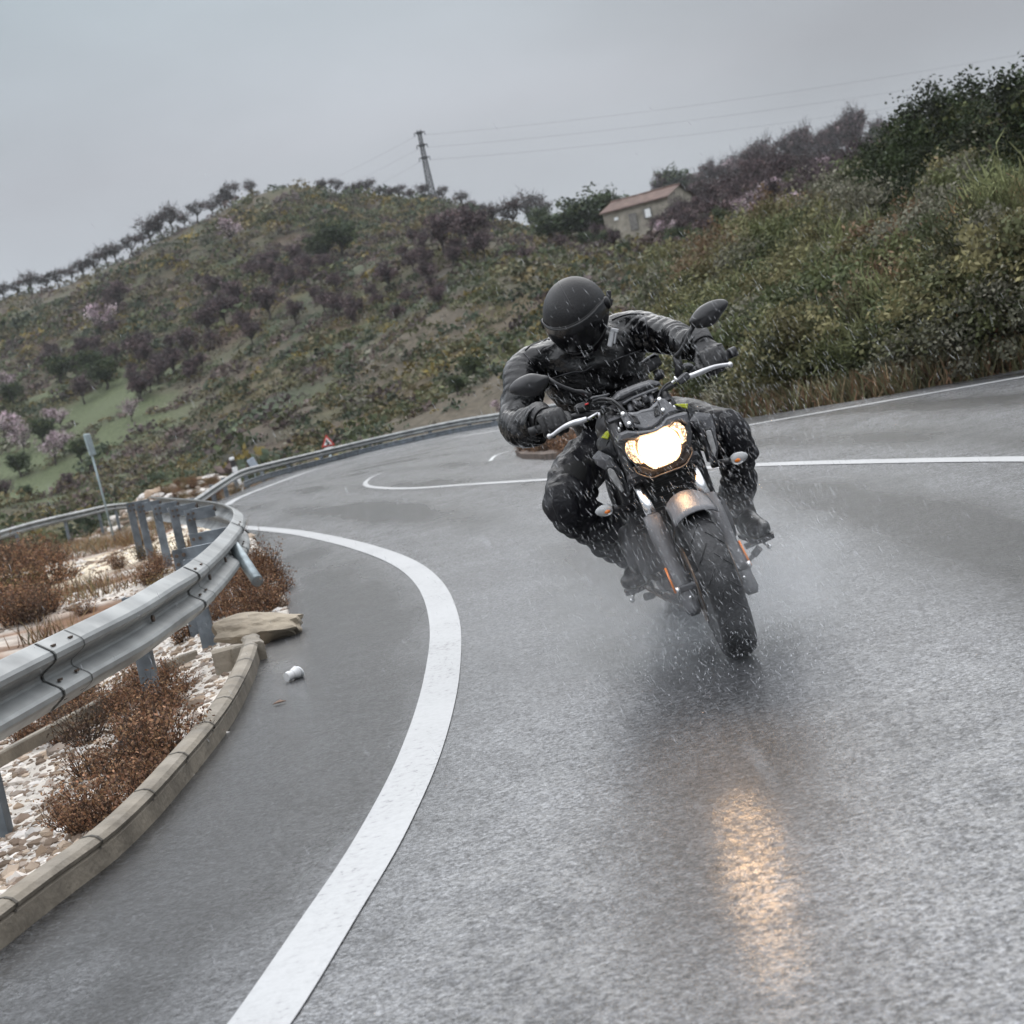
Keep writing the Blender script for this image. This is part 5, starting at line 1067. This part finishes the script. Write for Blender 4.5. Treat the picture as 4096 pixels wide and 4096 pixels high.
# tank, seat, tail
def loft(secs, n=20, pw=2.4):
    return [[c_+u_*np.sign(cos(a_))*abs(cos(a_))**(2/pw)+w_*np.sign(sin(a_))*abs(sin(a_))**(2/pw) for a_ in np.linspace(0, 2*pi, n, endpoint=False)] for c_, u_, w_ in secs]
sx_ = lambda y_, z_, wx, wz, x_=0: (V(x_, y_, z_), V(wx, 0, 0), V(0, 0, wz))
MB().rings(loft([sx_(.40, .86, .06, .04), sx_(.44, .87, .13, .07), sx_(.55, .88, .165, .095), sx_(.68, .87, .16, .10), sx_(.80, .84, .12, .085), sx_(.90, .81, .09, .06)], 22)).build('tank', m_black, bike)
MB().rings(loft([sx_(.86, .81, .09, .03), sx_(.95, .80, .13, .035), sx_(1.1, .80, .14, .04), sx_(1.25, .83, .12, .04), sx_(1.45, .86, .10, .035), sx_(1.55, .87, .06, .02)], 18)).build('seat', m_rub, bike)
MB().rings(loft([sx_(1.1, .74, .09, .05), sx_(1.4, .81, .08, .05), sx_(1.68, .87, .04, .02)], 14)).build('tail', m_black, bike)
# rear wheel
rw = empty('rear_wheel'); rw.parent = bike; RX = V(0, 1.42, .315)
tp2 = [(r_*1.075 if r_ > .21 else r_, h*1.5) for r_, h in tp]
MB().lathe(tp2, RX, V(1, 0, 0), 60, True).build('tyre', m_rub, rw)
rm = MB().lathe([(.22, -.07), (.23, -.078), (.2, -.05), (.195, .05), (.23, .078), (.22, .07), (.18, .03), (.18, -.03)], RX, V(1, 0, 0), 40, True)
for k in range(10): a_ = 2*pi*k/10; rm.tube([RX, RX+V(0, sin(a_), cos(a_))*.19], .015, 6)
rm.build('rim', m_black, rw)
# pegs and levers
def pegset(peg0, peg1, fe0, fe1, kn0, kn1):
    g_ = empty('footrest'); g_.parent = bike
    MB().tube([BL(peg0, .70), BL(peg1, .73)], [.010, .014], 8, flat=.5, upv=(0, 1, 0)).build('peg', m_alu, g_)
    a_, b_ = BL(fe0, .70), BL(fe1, .70); MB().tube([a_, b_], .0055, 8).ball(b_, .010, 10, 7).build('feeler', m_bolt, g_)
    a_, b_ = BL(kn0, .62), BL(kn1, .60); MB().tube([a_, b_], .009, 8).build('pedal', m_dkmet, g_); MB().tube([b_, b_+nrm(b_-a_)*.035+V(0, 0, .003)], .015, 10).build('pedal_rubber', m_rub, g_)
pegset(zD(572, 1340), zD(850, 1235), zD(596, 1350), zD(578, 1452), zD(960, 1340), zD(840, 1385))
pegset(zE(1095, 625), zE(920, 690), zE(1085, 640), zE(1152, 692), zE(930, 850), zE(1005, 770))
# the lamp throws its own light
ld = bpy.data.lights.new('headlight_beam', 'SPOT'); ld.energy = 4; ld.color = (1, .68, .38); ld.spot_size = radians(80); ld.spot_blend = .8; ld.shadow_soft_size = .06
lo_ = bpy.data.objects.new('headlight_beam', ld); COL.objects.link(lo_); lo_.parent = bike; lo_.location = (0, .06, .785); lo_.rotation_euler = (radians(80), 0, radians(180))
# ------------------------------------------------------------------ rider
rider = empty('person', tuple(O), (0, -LEAN, 0))
tag(rider, 'rider in black leathers and black helmet leaning the motorcycle into the bend', 'person')
def leather(name, base, rough, sc=26, spec=.4):
    m, t, n, b = newmat(name); L = t.links; tc = n.new('ShaderNodeTexCoord'); b.inputs['Specular IOR Level'].default_value = spec
    n1 = n.new('ShaderNodeTexNoise'); n1.inputs['Scale'].default_value = sc; n1.inputs['Detail'].default_value = 6; n1.inputs['Distortion'].default_value = 1.2; L.new(tc.outputs['Object'], n1.inputs['Vector'])
    n2 = n.new('ShaderNodeTexNoise'); n2.inputs['Scale'].default_value = 7; n2.inputs['Detail'].default_value = 3; n2.inputs['Distortion'].default_value = .8; L.new(tc.outputs['Object'], n2.inputs['Vector'])
    ad_ = n.new('ShaderNodeMath'); ad_.operation = 'MULTIPLY_ADD'; ad_.inputs[1].default_value = 2.2; L.new(n2.outputs[0], ad_.inputs[0]); L.new(n1.outputs[0], ad_.inputs[2])
    bp = n.new('ShaderNodeBump'); bp.inputs['Strength'].default_value = .4; bp.inputs['Distance'].default_value = .012; L.new(ad_.outputs[0], bp.inputs['Height']); L.new(bp.outputs[0], b.inputs['Normal'])
    q = n.new('ShaderNodeMapRange'); q.inputs[1].default_value = .3; q.inputs[2].default_value = .7; q.inputs[3].default_value = rough-.1; q.inputs[4].default_value = rough+.12; L.new(n2.outputs[0], q.inputs[0]); L.new(q.outputs[0], b.inputs['Roughness'])
    r = n.new('ShaderNodeValToRGB'); r.color_ramp.elements[0].color = (*[c_*.7 for c_ in base], 1); r.color_ramp.elements[1].color = (*[c_*1.4 for c_ in base], 1); L.new(n1.outputs[0], r.inputs[0]); L.new(r.outputs[0], b.inputs['Base Color'])
    return m
m_leather = leather('wet black leather', (.0035, .0035, .0042), .22, spec=.4)
m_trous = leather('black textile', (.007, .007, .0095), .45, 40, spec=.3)
m_glove = leather('black glove leather', (.014, .014, .015), .42, 50)
m_boot = leather('black boot leather', (.015, .015, .016), .34, 30)
m_helm = mat('matte black helmet', (.0045, .0045, .0055), .42, vary=.2, scale=5, rvar=.08, bump=.10, bscale=130, spec=.25)
m_visor = mat('dark visor', (.005, .005, .006), .22, vary=.1, rvar=.06, scale=20)
m_skin = mat('black balaclava', (.012, .012, .012), .9)
def organic(name, shapes, voxel, it, m, parent, disp=None):
    mb = MB(); 
    for fn in shapes: fn(mb)
    me = bpy.data.meshes.new(name); me.from_pydata(mb.v, [], mb.f); bm_ = bmesh.new(); bm_.from_mesh(me); bmesh.ops.remove_doubles(bm_, verts=bm_.verts, dist=1e-6); bmesh.ops.recalc_face_normals(bm_, faces=bm_.faces); bm_.to_mesh(me); bm_.free()
    o_ = bpy.data.objects.new(name, me); COL.objects.link(o_)
    r_ = o_.modifiers.new('r', 'REMESH'); r_.mode = 'VOXEL'; r_.voxel_size = voxel
    s_ = o_.modifiers.new('s', 'SMOOTH'); s_.factor = .5; s_.iterations = it
    dg = bpy.context.evaluated_depsgraph_get(); dg.update(); me2 = bpy.data.meshes.new_from_object(o_.evaluated_get(dg)); o_.modifiers.clear(); o_.data = me2; me2.name = name
    n_ = len(me2.vertices); co = np.empty(n_*3); me2.vertices.foreach_get('co', co); co = co.reshape(-1, 3)
    if disp is not None:
        no = np.empty(n_*3); me2.vertices.foreach_get('normal', no); no = no.reshape(-1, 3); co = co+no*disp(co)[:, None]; me2.vertices.foreach_set('co', co.ravel()); me2.update()
    me2.polygons.foreach_set('use_smooth', np.ones(len(me2.polygons), bool)); me2.materials.clear(); me2.materials.append(m); o_.parent = parent
    return o_
def limb(pts, rad, n=16, sub=5, flat=1., upv=None):
    p_ = catmull(pts, sub); return lambda mb: mb.tube(p_, np.interp(np.linspace(0, 1, len(p_)), np.linspace(0, 1, len(rad)), rad), n, flat=flat, upv=upv)
def ballf(c_, r): return lambda mb: mb.ball(c_, r, 18, 12)
def loftf(secs, n=24, pw=2.3): return lambda mb: mb.rings(loft(secs, n, pw))
# joints (bike frame)
SH_L = BL((2118, 1480), .93); EL_L = BL((2075, 1690), .74); WR_L = BL((2160, 1688), .50)
SH_R = BL((2545, 1330), .93); EL_R = BL((2690, 1345), .74); WR_R = BL((2800, 1392), .51)
HIP_L = V(-.14, 1.02, .80); KN_L = BL((2270, 2010), .60); AN_L = BL((2548, 2232), .86)
HIP_R = V(.09, 1.02, .80); KN_R = BL((2905, 1725), .60); AN_R = BL((2962, 2035), .86)
HEAD = BL((2305, 1255), .82)
NECK = HEAD+V(.015, .09, -.13)
def seg_t(co, a, b_):
    d_ = b_-a; L_ = np.linalg.norm(d_); t_ = (co-a)@(d_/L_); r_ = np.linalg.norm(co-a-np.outer(np.clip(t_, 0, L_), d_/L_), axis=1); return t_, r_, L_
def vn3(co, s, seed=0): return vnoise(co[:, 0]+co[:, 2]*.7+seed, co[:, 1]-co[:, 2]*.8+seed*1.7, s)
def ribs(x_, per, sharp=.5): return -(1-np.abs(np.sin(pi*x_/per))**sharp)
def d_jacket(co):
    out = vn3(co, .10)*.026+vn3(co, .05, 3)*.014+vn3(co, .03, 7)*.002
    for a, b_, kind in ((SH_L, EL_L, 'q'), (SH_R, EL_R, 'q'), (EL_L, WR_L, 'f'), (EL_R, WR_R, 'w')):
        t_, r_, L_ = seg_t(co, a, b_); w_ = np.clip((.12-r_)/.03, 0, 1)*np.clip((t_+.02)/.04, 0, 1)*np.clip((L_+.02-t_)/.04, 0, 1)
        ph = t_+vn3(co, .12, 5)*.05
        if kind == 'q': out += w_*ribs(ph, .040, .6)*.0045
        elif kind == 'f': out += w_*ribs(ph+vn3(co, .1, 9)*.05, .032, .8)*.010
        else: out += w_*np.sin(2*pi*ph/.05)*.004
    k = np.clip((co[:, 2]-.95)/.1, 0, 1)*np.clip((.25-np.abs(co[:, 0]+.05))/.05, 0, 1)
    out += k*(np.sin((co[:, 2]*1.0+co[:, 0]*.5+vn3(co, .12, 2)*.12)*2*pi/.085)*.004)
    return out
sv = lambda c_, wx, wd, tx=0., ty=0.: (np.asarray(c_, float), V(wx, 0, wx*tx), V(0, wd, wd*ty))
SP = [V(-.03, 1.06, .80), V(-.04, 1.04, .92), V(-.055, 1.0, 1.04), V(-.06, .95, 1.15), V(-.06, .925, 1.225), V(-.055, .91, 1.275)]
body = organic('body', [loftf([sv(SP[0], .15, .10), sv(SP[1], .14, .10), sv(SP[2], .15, .11), sv(SP[3], .17, .12), sv(SP[4], .15, .09), sv(SP[5], .08, .07)]), limb([SP[5], NECK, HEAD], [.07, .06, .06]), ballf(HEAD, (.085, .1, .11)),
    limb([SH_L, EL_L, WR_L], [.055, .045, .03]), limb([SH_R, EL_R, WR_R], [.055, .045, .03]), limb([V(-.05, .93, 1.2), SH_L], [.08, .06], sub=2), limb([V(-.05, .93, 1.2), SH_R], [.08, .06], sub=2),
    limb([HIP_L, KN_L, AN_L], [.08, .06, .04]), limb([HIP_R, KN_R, AN_R], [.08, .06, .04])], .02, 4, m_skin, rider)
up_ = lambda a, b_, t_: a+(b_-a)*t_
jacket = organic('jacket', [
    loftf([sv(V(-.03, 1.06, .80), .175, .13), sv(V(-.035, 1.04, .88), .185, .14), sv(V(-.05, 1.0, 1.0), .19, .145), sv(SP[3]+V(0, 0, -.03), .215, .15), sv(SP[4]+V(0, 0, -.015), .215, .125), sv(SP[5]+V(.0, 0, -.005), .12, .095), sv(SP[5]+V(0, -.01, .035), .09, .08)]),
    limb([V(-.10, .93, 1.205), SH_L+V(.02, 0, .005), up_(SH_L, EL_L, .45)+V(-.015, .0, .0), EL_L+V(-.004, .012, -.005), up_(EL_L, WR_L, .5)+V(-.015, 0, -.018), WR_L], [.095, .098, .086, .080, .078, .056]),
    limb([V(.0, .93, 1.20), SH_R+V(-.02, 0, .0), up_(SH_R, EL_R, .5)+V(0, 0, .012), EL_R, up_(EL_R, WR_R, .5)+V(0, 0, -.004), WR_R], [.09, .088, .078, .070, .062, .05]),
    ], .0085, 5, m_leather, rider, d_jacket)
# collar, cuffs, seams, hem, chest zip
def ringtube(c_, ax_, r0, r1, h, n=22, sq=1.): 
    a_ = nrm(np.cross(ax_, V(.3, 1, .2))); b_ = np.cross(ax_, a_); prof = [(r0, 0), (r0*1.02, h*.1), (r1*1.02, h*.9), (r1, h), (r1-.006, h), (r1-.006, h*.6)]
    return [[c_+ax_*hh+rr_*(cos(t_)*a_+sq*sin(t_)*b_) for t_ in np.linspace(0, 2*pi, n, endpoint=False)] for rr_, hh in prof]
ca = nrm(NECK+V(0, -.03, .02)-SP[5]); MB().rings(ringtube(SP[5]+V(0, 0, -.005), ca, .098, .082, .055), False).build('collar', m_leather, rider, solid=.004)
for a_, b_, r_ in ((EL_L, WR_L, .058), (EL_R, WR_R, .054)):
    d_ = nrm(b_-a_); MB().rings(ringtube(b_-d_*.02, d_, r_, r_*1.05, .03), False).build('cuff', m_leather, rider, solid=.004)
m_zip = mat('zip and piping', (.05, .05, .055), .35, metal=.3)
# trousers
def d_tr(co):
    out = vn3(co, .11, 1)*.028+vn3(co, .045, 4)*.014+vn3(co, .02, 8)*.006
    for a, b_ in ((KN_L, AN_L), (KN_R, AN_R)):
        t_, r_, L_ = seg_t(co, a, b_); w_ = np.clip((.14-r_)/.03, 0, 1)*np.clip((t_-.04)/.05, 0, 1); out += w_*np.sin((t_+vn3(co, .1, 5)*.08)*2*pi/.065)*.006
    return out
trousers = organic('trousers', [
    loftf([sv(V(-.03, 1.06, .72), .15, .13), sv(V(-.03, 1.05, .80), .17, .13), sv(V(-.035, 1.03, .90), .165, .125)]),
    limb([HIP_L+V(.03, .0, 0), up_(HIP_L, KN_L, .45)+V(-.03, 0, .012), up_(HIP_L, KN_L, .8)+V(-.01, 0, .0), KN_L, up_(KN_L, AN_L, .22)+V(-.006, .0, -.010), up_(KN_L, AN_L, .6)+V(-.0, 0, -.015), AN_L+V(0, 0, .015), AN_L+V(.0, .0, -.01)], [.115, .108, .094, .088, .088, .083, .070, .062]),
    limb([HIP_R+V(-.03, 0, 0), up_(HIP_R, KN_R, .5)+V(.02, 0, .015), up_(HIP_R, KN_R, .82), KN_R, up_(KN_R, AN_R, .2)+V(.012, 0, .0), up_(KN_R, AN_R, .6)+V(.01, 0, 0), AN_R+V(0, 0, .05), AN_R+V(.0, .0, .012)], [.115, .105, .092, .086, .086, .076, .072, .062]),
    ], .0095, 5, m_trous, rider, d_tr)
for c_, o1 in ((KN_L, -1), (KN_R, 1)):
    MB().rings(loft([(c_+V(o1*.012, -.094, .02+.05), V(.03, .01, 0), V(0, .012, .012)), (c_+V(o1*.012, -.094, .02), V(.05, .0, 0), V(0, .02, .0)), (c_+V(o1*.014, -.090, -.05), V(.045, 0, 0), V(0, .02, 0)), (c_+V(o1*.014, -.08, -.09), V(.02, 0, 0), V(0, .012, -.01))], 16)).build('knee_guard', m_trous, rider)
# boots
def boot(an, toe, hem):
    d_ = nrm((toe-an)*V(1, 1, 0)); s_ = V(-d_[1], d_[0], 0); u_ = V(0, 0, 1)
    heel = an-d_*.05+V(0, 0, -.07)
    bt = organic('boot', [limb([an+V(0, .0, .10), an+V(0, 0, .02), an+V(0, 0, -.05)], [.058, .056, .054]),
        loftf([(heel+V(0, 0, .0), s_*.036, u_*.035), (heel+d_*.04, s_*.042, u_*.05), (up_(heel, toe, .45)+V(0, 0, .015), s_*.046, u_*.052), (up_(heel, toe, .75), s_*.050, u_*.042), (toe-d_*.02, s_*.049, u_*.036), (toe+d_*.02, s_*.038, u_*.028), (toe+d_*.04, s_*.018, u_*.016)], 20)], .007, 3, m_boot, rider, lambda co: vn3(co, .05)*.006)
    mb = MB(); pts = []
    q = [(heel-d_*.03, .034), (heel+d_*.03, .042), (up_(heel, toe, .5), .040), (toe-d_*.03, .051), (toe+d_*.02, .040), (toe+d_*.043, .018)]
    top = [c_+s_*w_ for c_, w_ in q]+[c_-s_*w_ for c_, w_ in q[::-1]]
    mb.rings([[p_+V(0, 0, -.047-.0) for p_ in top], [p_+V(0, 0, -.03) for p_ in top]], True, smooth=False); so_ = mb.build('sole', m_rub, bt)
    return bt
TO_L = BL((2528, 2322), .62); TO_R = BL((3040, 2118), .62)
boot(AN_L, TO_L, .06); boot(AN_R, TO_R, .06)
# gloves : palm, four fingers of different length curled over the grip, thumb from the side
def glove(ga, gb, wr, inner):
    gd = nrm(gb-ga)                         # from bar end to inner side
    c0 = ga+gd*.065                          # middle of the hand on the grip
    parts = []
    back = nrm(wr-c0); kn = []
    upv_ = V(0, 0, 1)
    palm_c = c0+V(0, .012, .032)
    secs = [(wr, gd*.036, V(0, -.2, 1)*.030), (up_(wr, palm_c, .5)+V(0, 0, .006), gd*.044, V(0, -.1, 1)*.028), (palm_c+V(0, .0, .004), gd*.048, V(0, .3, 1)*.024), (palm_c+V(0, -.028, .002), gd*.045, V(0, .5, 1)*.017)]
    parts.append(loftf(secs, 18, 2.6))
    for k, (off, ln, r_) in enumerate(((.040, .94, .0135), (.014, 1.04, .0140), (-.013, 1.0, .0135), (-.038, .84, .0120))):
        b_ = palm_c+gd*off; R_ = .034*ln
        path = [b_+V(0, .008, .006), b_+V(0, -.032*ln, .006), c0+gd*off+V(0, -.046*ln, -.004), c0+gd*off+V(0, -.040*ln, -.030*ln), c0+gd*off+V(0, -.012, -.038*ln), c0+gd*off+V(0, .010, -.028*ln)]
        parts.append(limb(path, [r_*1.05, r_*1.15, r_*1.0, r_*.98, r_*.9, r_*.75], 12, 4)); kn.append(b_+V(0, -.026, .013))
    th = [up_(wr, palm_c, .55)+gd*.036, palm_c+gd*.062+V(0, -.002, -.018), c0+gd*.066+V(0, -.022, -.010), c0+gd*.05+V(0, -.036, -.014)]
    parts.append(limb(th, [.016, .0165, .0145, .011], 12, 4))
    d_ = nrm(wr-c0); parts.append(limb([wr-d_*.01, wr+d_*.03], [.044, .047], 16, 2))
    gl = organic('glove', parts, .0036, 2, m_glove, rider, lambda co: vn3(co, .03)*.003)
    mb = MB()
    for q in kn: mb.ball(q, (.013, .013, .008), 12, 8)
    mb.build('knuckle_guard', m_glove, gl)
    MB().rings(ringtube(wr+d_*.0, d_, .048, .056, .065), False).build('gauntlet', m_glove, gl, solid=.004)
glove(GL_a, GL_b, WR_L+V(.02, -.02, .0), 1); glove(GR_a, GR_b, WR_R+V(.01, -.01, 0), -1)
# helmet -----------------------------------------------------------------
hf = nrm(V(-.30, -.80, -.62)); hu = nrm(V(-.16, -.55, .80)); hu = nrm(hu-hf*(hu@hf)); hr = np.cross(hf, hu)      # face, crown, side
def hsurf(az, el, off=0.):
    """helmet surface: az 0 = face, el 0 = eye line"""
    c_, s_ = cos(el), sin(el); a_, b_ = cos(az), sin(az)
    rx = .132; ry = .166 if a_ > 0 else .160; rz = .142 if s_ > 0 else .155
    p_ = V(b_*c_*rx, a_*c_*ry, s_*rz)
    if s_ < 0:                                  # chin bar in front, open neck behind
        k = -s_; p_[0] *= 1-.16*k; p_[1] += .030*k*max(0, a_)-.02*k*max(0, -a_)
    if el < -radians(58): p_ = p_*(1-.25*(-el-radians(58)))
    p_ = p_*(1+off/.14)
    return HEAD+hr*p_[0]+hf*p_[1]+hu*p_[2]
helm = empty('helmet'); helm.parent = rider
nu2, nv2 = 56, 34; rings = [[hsurf(2*pi*i/nu2, radians(88-(88+66)*j/(nv2-1))) for i in range(nu2)] for j in range(nv2)]
MB().rings(rings, True).build('shell', m_helm, helm)
def hpatch(az0, az1, el0f, el1f, off, name, m, nu=36, nv=10, solid=.003):
    v = []; f = []
    for i in range(nu):
        az = az0+(az1-az0)*i/(nu-1)
        for j in range(nv):
            e_ = el0f(az)+(el1f(az)-el0f(az))*j/(nv-1); v.append(hsurf(az, e_, off))
            if i and j: k = i*nv+j; f.append([k-nv-1, k-nv, k, k-1])
    return MB().add(v, f).build(name, m, helm, solid=solid)
vtop = lambda az: radians(27-10*(abs(az)/1.6)**2-16*max(0, abs(az)-1.15)); vbot = lambda az: radians(-24+14*(abs(az)/1.6)**2+10*max(0, abs(az)-1.15))
hpatch(-1.62, 1.62, vbot, vtop, .0035, 'visor', m_visor)
mb = MB()
for fn in (vtop, vbot): mb.tube([hsurf(az, fn(az), .0045) for az in np.linspace(-1.62, 1.62, 40)], .0024, 6)
mb.build('visor_seal', mat('visor edge', (.007, .007, .008), .5), helm)
# crown seams and vents
mb = MB()
mb.tube([hsurf(-.38 if e_ < 90 else -.38+pi, radians(e_ if e_ < 90 else 180-e_), .0006) for e_ in np.linspace(46, 120, 16)], .0013, 5)
mb.build('shell_seams', m_black, helm)
hpatch(-.35, .35, lambda a: radians(-44), lambda a: radians(-34+6*a*a), .006, 'chin_vent', m_black, 12, 4, .006)
for s_ in (-1, 1): MB().lathe([(.002, .012), (.022, .010), (.026, .0), (.026, -.01)], hsurf(s_*1.55, radians(2), .002), hr*s_, 18).build('visor_pivot', m_helm, helm)
q = BL(zF(1290, 520), .86); MB().box(q, .018, .05, .045, rot=('Y', .4), bev=.004).box(q+V(-.002, -.012, -.026), .016, .03, .03, rot=('Y', .4), bev=.004).build('intercom', m_black, helm)
q = BL(zF(1330, 1175), .70); ax3 = (nrm(V(.5, 0, .86)), V(0, 1, 0), nrm(V(.86, 0, -.5)))
MB().box(q, .066, .012, .020, bev=.004, ax=ax3).box(q+ax3[2]*.016+ax3[0]*.006, .05, .008, .010, bev=.003, ax=ax3).box(q+ax3[0]*.034+ax3[2]*.008, .014, .012, .034, bev=.003, ax=ax3).build('chin_buckle', m_alu, helm)
# jacket piping along yoke (kept on the leather)
from mathutils.bvhtree import BVHTree
jm_ = jacket.data; bvh = BVHTree.FromPolygons([v_.co[:] for v_ in jm_.vertices], [p_.vertices[:] for p_ in jm_.polygons])
def onjacket(px, by0=.3):
    a = Vector(BL(px, by0)); b_ = Vector(BL(px, 1.6)); h = bvh.ray_cast(a, (b_-a).normalized()); return None if h[0] is None else np.array(h[0])+np.array(h[1])*.0015
def piping(pts, r=.0022, name='piping', m=m_zip):
    q = [onjacket(p_) for p_ in pts]; q = [p_ for p_ in q if p_ is not None]
    if len(q) > 2: MB().tube(q, r, 5).build(name, m, jacket)
def lin(pts, n=8): return [tuple(q[:2]) for q in catmull([V(a_, b_, 0) for a_, b_ in pts], n)]
piping(lin([zF(*q) for q in [(0, 1360), (100, 1270), (220, 1195), (380, 1185)]])); piping(lin([zF(*q) for q in [(1340, 890), (1480, 830), (1650, 795), (1840, 800)]]))
piping(lin([zF(*q) for q in [(1850, 800), (1870, 900), (1890, 1050), (1910, 1150)]])); piping(lin([zF(*q) for q in [(420, 1790), (560, 1740), (760, 1690), (900, 1680), (1030, 1610)]])); piping(lin([zF(*q) for q in [(1330, 1530), (1500, 1460), (1640, 1410), (1800, 1350)]]), .0028, 'chest_zip')
piping(lin([zF(*q) for q in [(-20, 1400), (50, 1480), (130, 1570)]]))
# ------------------------------------------------------------------ rain and spray round the motorcycle
m, t, n, b = newmat('water drop'); o_ = n['Material Output']; b.inputs['Base Color'].default_value = (.85, .87, .9, 1); setp(b, Roughness=.12)
b.inputs['IOR'].default_value = 1.33; tr_ = n.new('ShaderNodeBsdfTransparent'); mx = n.new('ShaderNodeMixShader'); mx.inputs[0].default_value = .24
t.links.new(tr_.outputs[0], mx.inputs[1]); t.links.new(b.outputs[0], mx.inputs[2]); t.links.new(mx.outputs[0], o_.inputs[0])
WATER = m
def drops(n_, cen, spread, r, stretch, dirv, name, lab, zmin=.004):
    c_ = np.asarray(cen)+rng.normal(size=(n_, 3))*np.asarray(spread); c_[:, 2] = np.abs(c_[:, 2]-zmin)+zmin
    rr = r*rng.uniform(.5, 1.4, n_); d_ = np.asarray(dirv)+rng.normal(size=(n_, 3))*.16; d_ /= np.linalg.norm(d_, axis=1)[:, None]
    a_ = np.cross(d_, rng.normal(size=(n_, 3))); a_ /= np.linalg.norm(a_, axis=1)[:, None]; b_ = np.cross(d_, a_)
    R1 = rr[:, None]; st = stretch*rng.uniform(.6, 1.5, (n_, 1))
    v = np.stack([c_+d_*R1*st, c_+a_*R1, c_+b_*R1, c_-a_*R1, c_-b_*R1, c_-d_*R1*st], 1).reshape(-1, 3)
    f = np.array([[0, 1, 2], [0, 2, 3], [0, 3, 4], [0, 4, 1], [5, 2, 1], [5, 3, 2], [5, 4, 3], [5, 1, 4]])[None]+(np.arange(n_)*6)[:, None, None]
    tag(npmesh(name, v, f.reshape(-1, 3), WATER, smooth=True), lab, kind='stuff')
cx_ = np.array(O)
drops(6500, cx_+V(.0, .1, .5), (.30, .55, .38), .0007, 14, (.35, -.3, -.9), 'rain', 'raindrops falling round the motorcycle and rider')
drops(2200, V(.5, 7.5, .6), (1.6, 2.4, .45), .0008, 14, (.3, -.2, -.95), 'rain', 'thin rain falling over the road')
drops(2600, cx_+V(-.02, .3, .03), (.2, .45, .12), .0016, 2.0, (.2, .2, .8), 'wheel_spray', 'water spray thrown up by the wheels')

# ------------------------------------------------------------------ wet air
hz_ = MB().box((0, 215, 39), 900, 490, 92).build('haze', None); hz_.location = (0, 0, 0)
mh = bpy.data.materials.new('haze'); mh.use_nodes = True; mh.node_tree.nodes.clear(); ho = mh.node_tree.nodes.new('ShaderNodeOutputMaterial'); hv = mh.node_tree.nodes.new('ShaderNodeVolumePrincipled')
hv.inputs['Color'].default_value = (.86, .9, .95, 1); hv.inputs['Density'].default_value = .00013; hv.inputs['Anisotropy'].default_value = .2
mh.node_tree.links.new(hv.outputs[0], ho.inputs['Volume']); hz_.data.materials.append(mh); tag(hz_, 'rainy haze over the valley', kind='stuff')

# fine mist hanging round the wheels
mm_ = MB().ball((0, 0, 0), (1, 1, 1), 24, 14).build('spray_mist', None); mm_.location = tuple(cx_+V(-.03, .36, .16)); mm_.scale = (.62, .95, .46)
mv = bpy.data.materials.new('spray mist'); mv.use_nodes = True; vn = mv.node_tree.nodes; vl = mv.node_tree.links; vn.clear()
vo_ = vn.new('ShaderNodeOutputMaterial'); vp = vn.new('ShaderNodeVolumePrincipled'); vp.inputs['Color'].default_value = (.9, .93, .96, 1); vp.inputs['Anisotropy'].default_value = .3
vt = vn.new('ShaderNodeTexCoord'); vs_ = vn.new('ShaderNodeVectorMath'); vs_.operation = 'LENGTH'; vl.new(vt.outputs['Object'], vs_.inputs[0])
vr = vn.new('ShaderNodeMapRange'); vr.inputs[1].default_value = 1.0; vr.inputs[2].default_value = .0; vr.inputs[3].default_value = 0; vr.inputs[4].default_value = 1.7; vl.new(vs_.outputs['Value'], vr.inputs[0])
vq = vn.new('ShaderNodeTexNoise'); vq.inputs['Scale'].default_value = 2.6; vq.inputs['Detail'].default_value = 3; vl.new(vt.outputs['Object'], vq.inputs['Vector'])
vr2 = vn.new('ShaderNodeMapRange'); vr2.inputs[1].default_value = .35; vr2.inputs[2].default_value = .65; vl.new(vq.outputs[0], vr2.inputs[0])
vm_ = vn.new('ShaderNodeMath'); vm_.operation = 'MULTIPLY'; vl.new(vr.outputs[0], vm_.inputs[0]); vl.new(vr2.outputs[0], vm_.inputs[1]); vl.new(vm_.outputs[0], vp.inputs['Density']); vl.new(vp.outputs[0], vo_.inputs['Volume'])
mm_.data.materials.append(mv); tag(mm_, 'fine spray mist trailing round the wheels', kind='stuff')
